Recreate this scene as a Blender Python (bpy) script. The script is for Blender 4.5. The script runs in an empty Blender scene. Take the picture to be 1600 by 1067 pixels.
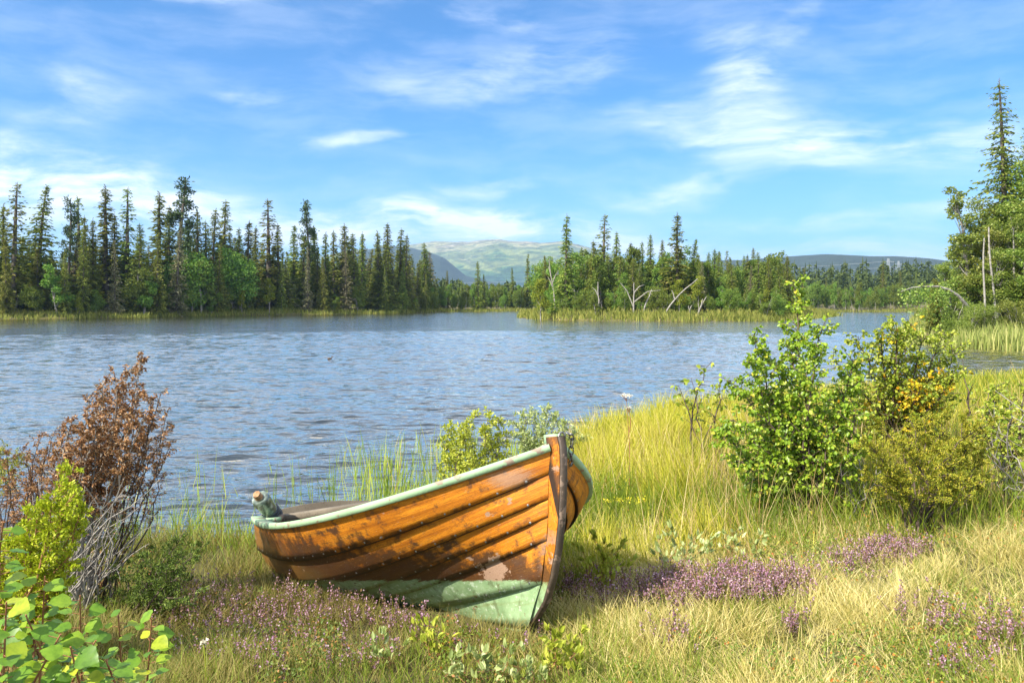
import bpy, math, random
import numpy as np
from mathutils import Matrix, Vector
sc = bpy.context.scene
R = math.radians
rng = np.random.default_rng(7)
random.seed(7)

# ------------------------------------------------------------------ camera
F, CX, HY, CZ = 1300.0, 800.0, 473.0, 1.85      # focal in photo pixels, centre, horizon row, eye height
cam = bpy.data.objects.new('camera', bpy.data.cameras.new('camera'))
sc.collection.objects.link(cam); sc.camera = cam
cam.location = (0, 0, CZ); cam.rotation_euler = (R(90), 0, 0)
cam.data.sensor_width = 36; cam.data.lens = 36*F/1600
cam.data.shift_y = -(533.5-HY)/1600
cam.data.clip_start = .05; cam.data.clip_end = 30000

# ------------------------------------------------------------------ light
SUN = Vector((-.60, -.47, .70)).normalized()
SUN_EL = math.asin(SUN.z); SUN_ROT = math.atan2(SUN.x, SUN.y)
sl = bpy.data.lights.new('sun', 'SUN'); sl.energy = 5.0; sl.angle = R(.6); sl.color = (1, .92, .78)
so = bpy.data.objects.new('sun', sl); sc.collection.objects.link(so)
so.rotation_euler = SUN.to_track_quat('Z', 'Y').to_euler()
sc.view_settings.view_transform = 'Standard'; sc.view_settings.look = 'None'
sc.view_settings.exposure = 1.1; sc.view_settings.gamma = 1
sc.cycles.max_bounces = 8; sc.cycles.transparent_max_bounces = 8
sc.cycles.volume_bounces = 0

W = bpy.data.worlds.new('World'); sc.world = W; W.use_nodes = True
nt = W.node_tree; nt.nodes.clear()
class NG:
    def __init__(s, t): s.t = t
    def n(s, ty, **k):
        o = s.t.nodes.new(ty)
        ins = k.pop('i', {})
        for a, v in k.items(): setattr(o, a, v)
        for a, v in ins.items():
            if hasattr(v, 'is_output'): s.t.links.new(v, o.inputs[a])
            else: o.inputs[a].default_value = v
        return o
    def m(s, op, a, b=0., c=None, clamp=False):
        d = {0: a, 1: b}
        if c is not None: d[2] = c
        o = s.n('ShaderNodeMath', operation=op, i=d); o.use_clamp = clamp; return o.outputs[0]
    def mix(s, f, a, b, bt='MIX'):
        o = s.n('ShaderNodeMix', data_type='RGBA', blend_type=bt); 
        for idx, v in ((0, f), (6, a), (7, b)):
            if hasattr(v, 'is_output'): s.t.links.new(v, o.inputs[idx])
            else: o.inputs[idx].default_value = v if idx == 0 else (*v[:3], 1)
        return o.outputs[2]
    def ramp(s, f, st, interp='LINEAR'):
        o = s.n('ShaderNodeValToRGB', i={0: f}); o.color_ramp.interpolation = interp
        e = o.color_ramp.elements
        while len(e) < len(st): e.new(.5)
        for q, (p, c) in zip(e, st):
            q.position = p; q.color = (*c, 1) if hasattr(c, '__len__') else (c, c, c, 1)
        return o.outputs[0]
    def noise(s, vec, scale, detail=4, rough=.5, dist=0., out=0):
        d = {'Scale': scale, 'Detail': detail, 'Roughness': rough, 'Distortion': dist}
        if vec is not None: d['Vector'] = vec
        return s.n('ShaderNodeTexNoise', i=d).outputs[out]
    def sstep(s, v, a, b):
        return s.n('ShaderNodeMapRange', interpolation_type='SMOOTHSTEP', i={0: v, 1: a, 2: b, 3: 0., 4: 1.}).outputs[0]
    def mapping(s, v, loc=(0, 0, 0), rot=(0, 0, 0), scale=(1, 1, 1), ty='POINT'):
        return s.n('ShaderNodeMapping', vector_type=ty, i={0: v, 1: loc, 2: rot, 3: scale}).outputs[0]
g = NG(nt)
sky = g.n('ShaderNodeTexSky', sky_type='NISHITA', sun_disc=False, sun_elevation=SUN_EL, sun_rotation=SUN_ROT,
          altitude=600, air_density=1.0, dust_density=.35, ozone_density=2.2)
skyc = g.mix(1., sky.outputs[0], (.40, .87, 1.26), 'MULTIPLY')
tc = g.n('ShaderNodeTexCoord').outputs['Generated']
sp = g.n('ShaderNodeSeparateXYZ', i={0: tc})
az = g.m('ARCTAN2', sp.outputs[0], sp.outputs[1]); el = g.m('ARCSINE', sp.outputs[2])
ae = g.n('ShaderNodeCombineXYZ', i={0: az, 1: el, 2: 0.}).outputs[0]
# wispy streak noise (warped), softer veil noise
warp = g.noise(ae, 4.5, 3, .5, out=1)
wv = g.n('ShaderNodeVectorMath', operation='MULTIPLY_ADD', i={0: warp, 1: (.14, .06, 0), 2: ae}).outputs[0]
w1 = g.noise(g.mapping(wv, rot=(0, 0, R(14)), scale=(3.0, 15, 1)), 1.9, 10, .60)
w2 = g.noise(g.mapping(wv, rot=(0, 0, R(-38)), scale=(4, 16, 1)), 1.8, 10, .60)
w3 = g.noise(g.mapping(wv, scale=(4, 15, 1)), 1.6, 10, .60)
def dirpx(px, py):
    a = math.atan((px-CX)/F); return a, math.atan((HY-py)/F*math.cos(a))
def blob(px, py, rx, ry, rot, amp, nz, lo=.36, hi=.70):
    a, e = dirpx(px, py)
    v = g.mapping(wv, loc=(a+.07, e+.03, 0), rot=(0, 0, R(rot)), scale=(rx/F, ry/F, 1), ty='TEXTURE')
    s_ = g.n('ShaderNodeTexGradient', gradient_type='SPHERICAL', i={0: v}).outputs[1]
    s_ = g.sstep(s_, 0., .75)
    k = g.sstep(g.m('MULTIPLY_ADD', s_, .16, nz), lo+.10, hi+.25)
    return g.m('MULTIPLY', g.m('MULTIPLY', s_, k), amp*.9)
blobs = [
 (1190,205,330,60,-9,.85,w1), (1330,238,320,42,-3,.75,w1), (1150,130,150,80,-55,.75,w2), (1230,40,200,45,48,.42,w2),
 (860,110,260,60,10,.42,w3), (680,140,150,60,0,.30,w3), (1110,285,170,26,6,.7,w3), (1500,215,200,50,-6,.75,w1),
 (105,160,130,60,20,.62,w2), (580,224,130,17,7,.8,w3), (395,153,90,22,3,.5,w3), (60,268,330,75,-8,1.1,w3),
 (40,320,420,80,-4,1.1,w3), (300,335,380,65,-9,.9,w3), (670,355,330,55,2,1.35,w3), (720,345,130,40,0,1.2,w3), (560,345,200,45,8,1.0,w3),
 (930,370,230,40,-10,1.2,w3), (1200,395,420,34,-3,.95,w3), (760,292,150,24,4,.5,w3), (1270,350,260,22,-4,.45,w3),
 (1450,330,260,26,5,.42,w3), (1010,310,200,22,-4,.4,w3), (330,3,130,20,6,.7,w3), (760,25,200,22,-6,.25,w3), (1520,400,300,40,0,.6,w3)]
tot = None
for b in blobs:
    v = blob(*b); tot = v if tot is None else g.m('ADD', tot, v)
# unseen cloud added above and behind the view to whiten reflections and ambient light
rest = g.m('MULTIPLY', g.sstep(g.noise(g.mapping(tc, scale=(1, 1, 2)), 2.6, 7, .62), .28, .60), g.m('MULTIPLY', g.m('MAXIMUM', g.sstep(sp.outputs[1], .8, .2), g.sstep(el, .35, .46)), .88))
veil = g.m('MULTIPLY', g.sstep(w3, .35, .75), .16)
tot = g.m('MINIMUM', g.m('ADD', g.m('ADD', tot, rest), veil), .93)
hz = g.m('MULTIPLY', g.sstep(el, .20, .0), .30)      # pale air low over the horizon
base = g.mix(hz, skyc, (6.0, 7.9, 10.4))
col = g.mix(tot, base, (9.6, 10., 10.6))
bg = g.n('ShaderNodeBackground', i={0: col, 1: .075})
g.n('ShaderNodeOutputWorld', i={0: bg.outputs[0]})

# ------------------------------------------------------------------ helpers
def tag(o, label=None, cat=None, group=None, kind=None):
    for k, v in (('label', label), ('category', cat), ('group', group), ('kind', kind)):
        if v: o[k] = v
    return o
def empty(name, loc=(0, 0, 0), rz=0):
    o = bpy.data.objects.new(name, None); sc.collection.objects.link(o); o.location = loc; o.rotation_euler.z = rz
    o.empty_display_size = .2
    return o
class MB:
    """collects vertices and polygons, builds ONE mesh object"""
    def __init__(s): s.v = []; s.f = {}; s.n = 0; s.uv = {}
    def add(s, v, f, mi=0, uv=None):
        v = np.asarray(v, float).reshape(-1, 3); f = np.asarray(f, int)
        s.v.append(v); s.f.setdefault(f.shape[1], []).append((f+s.n, mi, uv)); s.n += len(v); return s
    def box(s, c, h, M=None, mi=0):
        q = np.array([(x, y, z) for x in (-1, 1) for y in (-1, 1) for z in (-1, 1)], float)*np.array(h)
        if M is not None: q = q@np.asarray(M)
        return s.add(q+np.array(c), [(0, 1, 3, 2), (4, 6, 7, 5), (0, 4, 5, 1), (2, 3, 7, 6), (0, 2, 6, 4), (1, 5, 7, 3)], mi)
    def tube(s, P, r, k=6, mi=0, cap=True):
        P = np.asarray(P, float); n = len(P); r = np.broadcast_to(np.asarray(r, float), (n,))
        T = np.gradient(P, axis=0); T /= np.linalg.norm(T, axis=1)[:, None]+1e-9
        ref = np.array([0, 0, 1.]) if abs(T[:, 2]).mean() < .8 else np.array([1., 0, 0])
        A = np.cross(T, ref); A /= np.linalg.norm(A, axis=1)[:, None]+1e-9; B = np.cross(T, A)
        th = np.arange(k)*2*np.pi/k
        V = P[:, None]+r[:, None, None]*(np.cos(th)[None, :, None]*A[:, None]+np.sin(th)[None, :, None]*B[:, None])
        i, j = np.meshgrid(np.arange(n-1), np.arange(k), indexing='ij'); j2 = (j+1) % k
        f = np.stack([i*k+j, i*k+j2, (i+1)*k+j2, (i+1)*k+j], -1).reshape(-1, 4)
        s.add(V.reshape(-1, 3), f, mi)
        if cap:
            for e, w in ((0, V[0][::-1]), (n-1, V[-1])):
                s.add(w, [list(range(k))], mi)
        return s
    def build(s, name, mats, parent=None, smooth=False):
        me = bpy.data.meshes.new(name)
        V = np.concatenate(s.v); me.vertices.add(len(V)); me.vertices.foreach_set('co', V.ravel())
        lv, ls, mi = [], [], []; st = 0; uvs = []; anyuv = any(u is not None for fl in s.f.values() for _, _, u in fl)
        for k, fl in s.f.items():
            for f, m, u in fl:
                lv.append(f.ravel()); ls.append(st+np.arange(len(f))*k); st += f.size; mi.append(np.full(len(f), m))
                if anyuv: uvs.append(np.zeros((f.size, 2)) if u is None else np.asarray(u, float).reshape(-1, 2))
        lv = np.concatenate(lv); ls = np.concatenate(ls); mi = np.concatenate(mi)
        me.loops.add(len(lv)); me.loops.foreach_set('vertex_index', lv)
        me.polygons.add(len(ls)); me.polygons.foreach_set('loop_start', ls)
        me.polygons.foreach_set('material_index', mi)
        if smooth: me.polygons.foreach_set('use_smooth', np.ones(len(ls), bool))
        if anyuv:
            ul = me.uv_layers.new(name='UVMap'); ul.data.foreach_set('uv', np.concatenate(uvs).ravel())
        me.update(calc_edges=True); me.validate()
        for m in (mats if isinstance(mats, (list, tuple)) else [mats]): me.materials.append(m)
        o = bpy.data.objects.new(name, me); sc.collection.objects.link(o)
        if parent: o.parent = parent
        return o
def copy_tree(root):
    c = root.copy(); sc.collection.objects.link(c)
    for ch in root.children:
        d = ch.copy(); sc.collection.objects.link(d); d.parent = c
    return c

# ------------------------------------------------------------------ materials
def newmat(name):
    m = bpy.data.materials.new(name); m.use_nodes = True; m.node_tree.nodes.clear(); return m, NG(m.node_tree)
def out(g, sh, disp=None):
    o = g.n('ShaderNodeOutputMaterial', i={0: sh})
    return o
def leafmat(name, cols, tr=.35, rough=.5, spec=.25, patch=None, objvar=0., mott=0):
    m, g = newmat(name)
    gi = g.n('ShaderNodeNewGeometry')
    f = gi.outputs['Random Per Island']
    if patch:
        nz = g.noise(gi.outputs['Position'], patch, 3, .6)
        f = g.m('ADD', g.m('MULTIPLY', f, .55), g.m('MULTIPLY', g.m('SUBTRACT', nz, .25), .9), clamp=True)
    c = g.ramp(f, cols)
    if mott:
        n_ = g.noise(gi.outputs['Position'], mott, 4, .6)
        c = g.mix(1., c, g.ramp(n_, [(.35, (.72, .78, .7)), (.55, (1.05, 1.05, 1.)), (.72, (1.2, 1.12, .9))]), 'MULTIPLY')
        c = g.mix(g.sstep(g.noise(gi.outputs['Position'], mott*1.7, 3), .70, .73), c, (.16, .08, .02))
    if objvar:
        oi = g.n('ShaderNodeObjectInfo')
        h = g.m('MULTIPLY_ADD', oi.outputs['Random'], .05, .475)
        v = g.m('MULTIPLY_ADD', oi.outputs['Random'], objvar, 1-objvar/2)
        c = g.n('ShaderNodeHueSaturation', i={'Hue': h, 'Value': v, 'Color': c}).outputs[0]
    p = g.n('ShaderNodeBsdfPrincipled', i={'Base Color': c, 'Roughness': rough, 'Specular IOR Level': spec}).outputs[0]
    t = g.n('ShaderNodeBsdfTranslucent', i={0: g.mix(.5, c, (.9, 1, .25), 'MULTIPLY')}).outputs[0]
    out(g, g.n('ShaderNodeMixShader', i={0: tr, 1: p, 2: t}).outputs[0]); return m
def barkmat(name, c1, c2, scale=8, stretch=(1, 1, .3), rough=.85):
    m, g = newmat(name)
    v = g.mapping(g.n('ShaderNodeTexCoord').outputs['Object'], scale=stretch)
    f = g.noise(v, scale, 5, .65)
    c = g.ramp(f, [(.35, c1), (.62, c2)])
    b = g.n('ShaderNodeBump', i={'Strength': .4, 'Distance': .01, 'Height': f}).outputs[0]
    out(g, g.n('ShaderNodeBsdfPrincipled', i={'Base Color': c, 'Roughness': rough, 'Normal': b}).outputs[0]); return m
M = {}
M['spruce'] = leafmat('spruce_needles', [(0, (.07, .105, .016)), (.5, (.15, .195, .028)), (.85, (.24, .27, .04)), (1, (.33, .31, .08))], .36, .6, objvar=.5)
M['spruce_old'] = leafmat('lichen_needles', [(0, (.08, .09, .03)), (.5, (.16, .165, .07)), (1, (.27, .25, .15))], .2, .7, objvar=.3)
M['pine'] = leafmat('pine_needles', [(0, (.03, .06, .025)), (.6, (.06, .10, .035)), (1, (.10, .14, .05))], .2, .6)
M['birch_far'] = leafmat('far_birch_leaves', [(0, (.08, .15, .02)), (.5, (.14, .22, .032)), (1, (.24, .31, .055))], .38, .6, objvar=.5)
M['birch_yel'] = leafmat('yellowing_birch_leaves', [(0, (.10, .15, .015)), (.6, (.19, .24, .02)), (1, (.32, .30, .03))], .35, .6)
M['bark_spruce'] = barkmat('spruce_bark', (.05, .04, .032), (.13, .11, .09))
M['bark_birch'] = barkmat('birch_bark', (.12, .11, .095), (.34, .32, .29), 6, (1, 1, 1.5))
M['bark_dead'] = barkmat('silvery_dead_wood', (.13, .115, .10), (.38, .35, .31), 20, (1, 1, .2))
M['twig_dark'] = barkmat('dark_twig_bark', (.045, .03, .022), (.13, .09, .07), 30)
M['twig_red'] = barkmat('reddish_shoot_bark', (.22, .09, .04), (.36, .17, .08), 40)

# ------------------------------------------------------------------ terrain
WZ = -.20
LAKE = np.array([(-4.1,6.75),(-2.98,7.46),(-2.3,7.25),(-1.75,7.5),(-1.3,8.1),(-.74,9.1),(.45,11.7),(2.1,13.9),(4.4,16.5),(7,18.1),(10.8,20.7),(14.4,23.4),(20,26),
  (30,29),(38,33),(34,37),(26,36.5),(21.9,35.5),(19.9,38),(20.5,42),(28.3,56.7),(48,98),(88,176),
  (91,184),(70,190),(45,197),(4.7,205),(-14,184),(-24,157),(-42,137),(-53.5,116),(-63,102.5),(-70,83),(-110,60),(-125,20),(-90,-20),(-40,-6),(-15,2),(-8,5.5)], float)
ISLE = np.array([(1.0,111),(5.3,98.7),(14,93),(24.8,92),(33,98),(42,112),(52,133),(54,155),(35,160),(12,150),(2,133)], float)
def sdist(poly, P):
    P = np.asarray(P, float); d = np.full(len(P), 1e18); ins = np.zeros(len(P), bool)
    n = len(poly)
    for i in range(n):
        a = poly[i]; b = poly[(i+1) % n]; e = b-a; w = P-a
        t = np.clip((w@e)/(e@e), 0, 1); q = w-t[:, None]*e; d = np.minimum(d, (q*q).sum(1))
        c = ((a[1] <= P[:, 1]) & (b[1] > P[:, 1])) | ((b[1] <= P[:, 1]) & (a[1] > P[:, 1]))
        with np.errstate(divide='ignore', invalid='ignore'):
            xi = a[0]+(P[:, 1]-a[1])/(e[1] if e[1] else 1e-9)*e[0]
        ins ^= c & (P[:, 0] < xi)
    return np.where(ins, -np.sqrt(d), np.sqrt(d))   # negative inside
# smooth value noise in numpy
_g = np.random.default_rng(3).random((64, 64))
def vnoise(x, y):
    xi = np.floor(x).astype(int); yi = np.floor(y).astype(int); fx = x-xi; fy = y-yi
    fx = fx*fx*(3-2*fx); fy = fy*fy*(3-2*fy); a = lambda i, j: _g[(xi+i) % 64, (yi+j) % 64]
    return (a(0, 0)*(1-fx)+a(1, 0)*fx)*(1-fy)+(a(0, 1)*(1-fx)+a(1, 1)*fx)*fy
def fbm(x, y, o=4):
    s = 0; a = .5; t = 0
    for k in range(o): s = s+a*vnoise(x*2**k+17.3*k, y*2**k+5.1*k); t += a; a *= .5
    return s/t
def landd(x, y):
    P = np.stack([x, y], 1); d = sdist(LAKE, P); di = -sdist(ISLE, P)
    wob = (fbm(x*.45, y*.45, 3)-.5)*np.clip(np.hypot(x, y)*.04, .5, 3.0)*(1)
    near = np.hypot(x, y) < 14
    return np.maximum(d, di)+np.where(near, wob*.5, wob)
_hx = [-8, -1, 0, 1.5, 2, 2.8, 4, 6, 12, 60, 5000]; _hy = [-1.2, -.35, -.21, -.10, -.03, .07, .25, .33, .42, 1.2, 6]
def gh(x, y):
    x = np.atleast_1d(np.asarray(x, float)); y = np.atleast_1d(np.asarray(y, float))
    d = landd(x, y); r = np.hypot(x, y)
    h = np.interp(d, _hx, _hy)
    land = np.clip(d/1.5, 0, 1)
    h = h+land*((fbm(x*.9, y*.9)-.5)*.16*(np.exp(-((x+.5)**2+(y-5.2)**2)/3)*-.8+1)+(fbm(x*.05+9, y*.05)-.5)*np.clip(r/40, 0, 2))
    h = h+.20*np.exp(-((x-2.6)/1.7)**2-((y-9.3)/2.2)**2)*land+.10*np.exp(-((x-1.3)/1.)**2-((y-7.0)/1.)**2)*land
    # right shore rises behind its reeds
    h = h+np.clip((d-2)/14, 0, 1)*2.2*(x > 15)*(y > 30)*(y < 150)*(x > .35*y)
    return h
def G(x, y): return float(gh([x], [y])[0])
def gp(px, py):
    """ground point under a photo pixel"""
    z = .3
    for _ in range(12):
        D = (CZ-z)*F/(py-HY); z = .5*z+.5*G((px-CX)/F*D, D)
    return np.array([(px-CX)/F*D, D, z])
def at(px, D): return (px-CX)/F*D
def hz_(py, D): return CZ+(HY-py)/F*D

rr = np.concatenate([[.3], np.geomspace(1.5, 30, 210), np.geomspace(31, 400, 130), np.geomspace(420, 7000, 30)])
aa = np.concatenate([np.linspace(-180, -60, 40)[:-1], np.linspace(-60, 60, 361), np.linspace(60, 180, 40)[1:-1]])
Rg, Ag = np.meshgrid(rr, np.radians(aa), indexing='ij')
X = (Rg*np.sin(Ag)).ravel(); Y = (Rg*np.cos(Ag)).ravel(); Z = gh(X, Y)
nr, na = Rg.shape
i, j = np.meshgrid(np.arange(nr-1), np.arange(na), indexing='ij'); j2 = (j+1) % na
fq = np.stack([i*na+j, (i+1)*na+j, (i+1)*na+j2, i*na+j2], -1).reshape(-1, 4)
mb = MB(); mb.add(np.stack([X, Y, Z], 1), fq)
mb.add(np.stack([X[:na], Y[:na], Z[:na]], 1), [list(range(na))[::-1]])
m, g = newmat('bog_soil_and_moss')
pos = g.n('ShaderNodeNewGeometry').outputs['Position']
n1 = g.noise(pos, 1.3, 5, .6); n2 = g.noise(pos, 35, 6, .7)
c = g.ramp(n1, [(.3, (.08, .07, .025)), (.5, (.13, .12, .035)), (.7, (.20, .17, .06))])
c = g.mix(.6, c, g.ramp(n2, [(.3, (.3, .28, .2)), (.7, (1, 1, .9))]), 'MULTIPLY')
bmp = g.n('ShaderNodeBump', i={'Strength': .9, 'Distance': .04, 'Height': n2}).outputs[0]
out(g, g.n('ShaderNodeBsdfPrincipled', i={'Base Color': c, 'Roughness': .95, 'Normal': bmp}).outputs[0])
M['soil'] = m
tag(mb.build('ground', m, smooth=True), kind='structure')

# ------------------------------------------------------------------ water
rw = np.concatenate([np.geomspace(4.5, 60, 900), np.geomspace(60.3, 420, 190)])
aw = np.concatenate([np.linspace(-120, -36.5, 90), np.linspace(-36, 36, 620), np.linspace(36.5, 120, 90)])
Rg, Ag = np.meshgrid(rw, np.radians(aw), indexing='ij'); X = (Rg*np.sin(Ag)); Y = (Rg*np.cos(Ag))
Zw = np.zeros_like(X); wr = np.random.default_rng(11)
slope = 0
gust = .55+.9*fbm(X.ravel()*.09, Y.ravel()*.05, 3).reshape(X.shape)
for k in range(64):
    lam = .15*(1.042**k)*wr.uniform(.9, 1.1); th = wr.normal(R(97), R(17)); kk = 2*np.pi/lam
    ph = wr.uniform(0, 6.28); amp = .0028*lam**.80*(1 if lam < .75 else .55)
    dr = np.gradient(Rg, axis=0); fade = np.clip(1.6-dr*2.6/lam, 0, 1)*np.clip(1.6-(Rg*.0035)/lam*.8, 0, 1)
    s_ = np.sin(kk*(X*np.cos(th)+Y*np.sin(th))+ph+1.4*np.sin(kk*.13*(X*np.sin(th)-Y*np.cos(th))+ph*3))
    Zw += amp*fade*(s_+.25*np.abs(s_)*s_)
Zw *= gust*1.5
nr, na = Rg.shape
i, j = np.meshgrid(np.arange(nr-1), np.arange(na-1), indexing='ij')
fq = np.stack([i*na+j, (i+1)*na+j, (i+1)*na+j+1, i*na+j+1], -1).reshape(-1, 4)
mb = MB(); mb.add(np.stack([X.ravel(), Y.ravel(), WZ+Zw.ravel()], 1), fq)
m, g = newmat('lake_water')
pos = g.n('ShaderNodeNewGeometry').outputs['Position']
b1 = g.noise(g.mapping(pos, rot=(0, 0, R(-10)), scale=(.55, 1.5, 1)), 7, 3, .55)
b2 = g.noise(g.mapping(pos, rot=(0, 0, R(8)), scale=(.4, 1.3, 1)), 1.6, 4, .55)
b3 = g.noise(g.mapping(pos, scale=(.35, 1, 1)), .42, 5, .62)
hgt = g.m('ADD', g.m('ADD', g.m('MULTIPLY', b1, .028), g.m('MULTIPLY', b2, .09)), g.m('MULTIPLY', b3, .34))
bmp = g.n('ShaderNodeBump', i={'Strength': .8, 'Distance': 1., 'Height': hgt}).outputs[0]
fc = g.n('ShaderNodeLayerWeight', i={'Blend': .5, 'Normal': bmp}).outputs['Facing']
fr = g.ramp(g.sstep(fc, .50, .90), [(0., .04), (.35, .22), (.62, .72), (1., .92)])
deep = g.n('ShaderNodeBsdfPrincipled', i={'Base Color': (.012, .022, .034, 1), 'Roughness': .3, 'IOR': 1.333, 'Normal': bmp}).outputs[0]
refl = g.n('ShaderNodeBsdfGlossy', i={'Color': (1, .94, .83, 1), 'Roughness': .05, 'Normal': bmp}).outputs[0]
out(g, g.n('ShaderNodeMixShader', i={0: fr, 1: deep, 2: refl}).outputs[0])
tag(mb.build('water', m, smooth=True), kind='structure')

# ------------------------------------------------------------------ mountains
def hills(name, prof, r0, wf, wb, mat, nz=.10, a0=None, a1=None, seed=0, nx=420, ny=120, zb=0):
    """heightfield round a ridge at distance r0; prof = photo pixels of its skyline"""
    px = np.array([p[0] for p in prof], float); py = np.array([p[1] for p in prof], float)
    xs = np.linspace(px[0], px[-1], nx); t = np.linspace(-1, 1, ny)
    Xp, T = np.meshgrid(xs, t, indexing='ij')
    hr = np.interp(Xp, px, py)
    # the ridge runs as a smooth hump; depth measured along y
    D = r0+np.where(T < 0, T*wf, T*wb)+(np.sin(Xp*.011+seed)*.10)*r0*(1-abs(T))
    H = (HY-hr)/F*(r0+(np.sin(Xp*.011+seed)*.10)*r0)+CZ
    sh = np.where(T < 0, (1-np.clip(-T, 0, 1))**1.0, 1-T**2)
    sh = sh*sh*(3-2*sh) if seed == 5 else np.sin(sh*np.pi/2)**1.15
    x = (Xp-CX)/F*r0; x = x+(Xp-CX)/F*(D-r0)*.3
    u = x/r0*9+seed; v = D/r0*9
    er = (fbm(u, v, 6)-.5)+.35*np.abs(fbm(u*2.1, v*1.2, 5)-.5)
    Hh = H*sh*(1+nz*er*4*np.clip(1-np.abs(1-sh)*0-sh**8, 0.05, 1))
    mb = MB(); i, j = np.meshgrid(np.arange(nx-1), np.arange(ny-1), indexing='ij')
    mb.add(np.stack([x, D, Hh+zb], -1).reshape(-1, 3), np.stack([i*ny+j, (i+1)*ny+j, (i+1)*ny+j+1, i*ny+j+1], -1).reshape(-1, 4))
    return tag(mb.build(name, mat, smooth=True), kind='structure')
m, g = newmat('heath_and_rock')
pos = g.n('ShaderNodeNewGeometry').outputs['Position']
sz = g.n('ShaderNodeSeparateXYZ', i={0: pos}).outputs[2]
n1 = g.noise(g.mapping(pos, rot=(0, 0, .5), scale=(1, .45, 3.5)), .0045, 9, .66, .7); n2 = g.noise(pos, .02, 5, .65)
hgt = g.m('ADD', g.m('MULTIPLY', sz, 1/360), g.m('MULTIPLY', g.m('SUBTRACT', n1, .5), 1.3))
c = g.ramp(hgt, [(.12, (.03, .075, .04)), (.38, (.06, .12, .045)), (.5, (.20, .24, .09)), (.62, (.10, .14, .07)), (.74, (.34, .34, .19)), (.86, (.20, .19, .12)), (1., (.42, .38, .28))])
c = g.mix(.8, c, g.ramp(n2, [(.38, (.3, .36, .34)), (.62, (1.25, 1.2, 1.1))]), 'MULTIPLY')
bmp = g.n('ShaderNodeBump', i={'Strength': 1., 'Distance': 40., 'Height': g.m('ADD', n1, g.m('MULTIPLY', n2, .5))}).outputs[0]
out(g, g.n('ShaderNodeBsdfPrincipled', i={'Base Color': c, 'Roughness': 1, 'Normal': bmp}).outputs[0]); M['heath'] = m
m, g = newmat('spruce_clad_hillside')
pos = g.n('ShaderNodeNewGeometry').outputs['Position']
n2 = g.noise(pos, .05, 6, .7)
c = g.ramp(n2, [(.35, (.012, .024, .016)), (.65, (.035, .055, .028))])
bmp = g.n('ShaderNodeBump', i={'Strength': 1., 'Distance': 14., 'Height': n2}).outputs[0]
out(g, g.n('ShaderNodeBsdfPrincipled', i={'Base Color': c, 'Roughness': 1, 'Normal': bmp}).outputs[0]); M['hillwood'] = m
hills('mountain', [(380,440),(500,405),(575,392),(640,384),(676,379),(700,380),(735,383),(760,380.5),(782,379),(805,382),(840,384),(868,380),(893,384),(930,395),(1000,420),(1080,450),(1150,470)], 4600, 1700, 900, M['heath'], .09, seed=1)
hills('near_ridge', [(380,470),(470,420),(560,392),(610,386),(643,389),(675,396),(697,404),(716,419),(731,431),(769,440),(840,462),(880,473)], 3000, 800, 500, M['hillwood'], .05, seed=2)
hills('forested_hill', [(900,470),(1000,436),(1080,413),(1110,409),(1150,408),(1200,403),(1245,399),(1262,400),(1300,402),(1340,402),(1385,405),(1430,409),(1480,415),(1560,425),(1700,450),(1800,470)], 2300, 900, 500, M['hillwood'], .04, seed=3)

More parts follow.
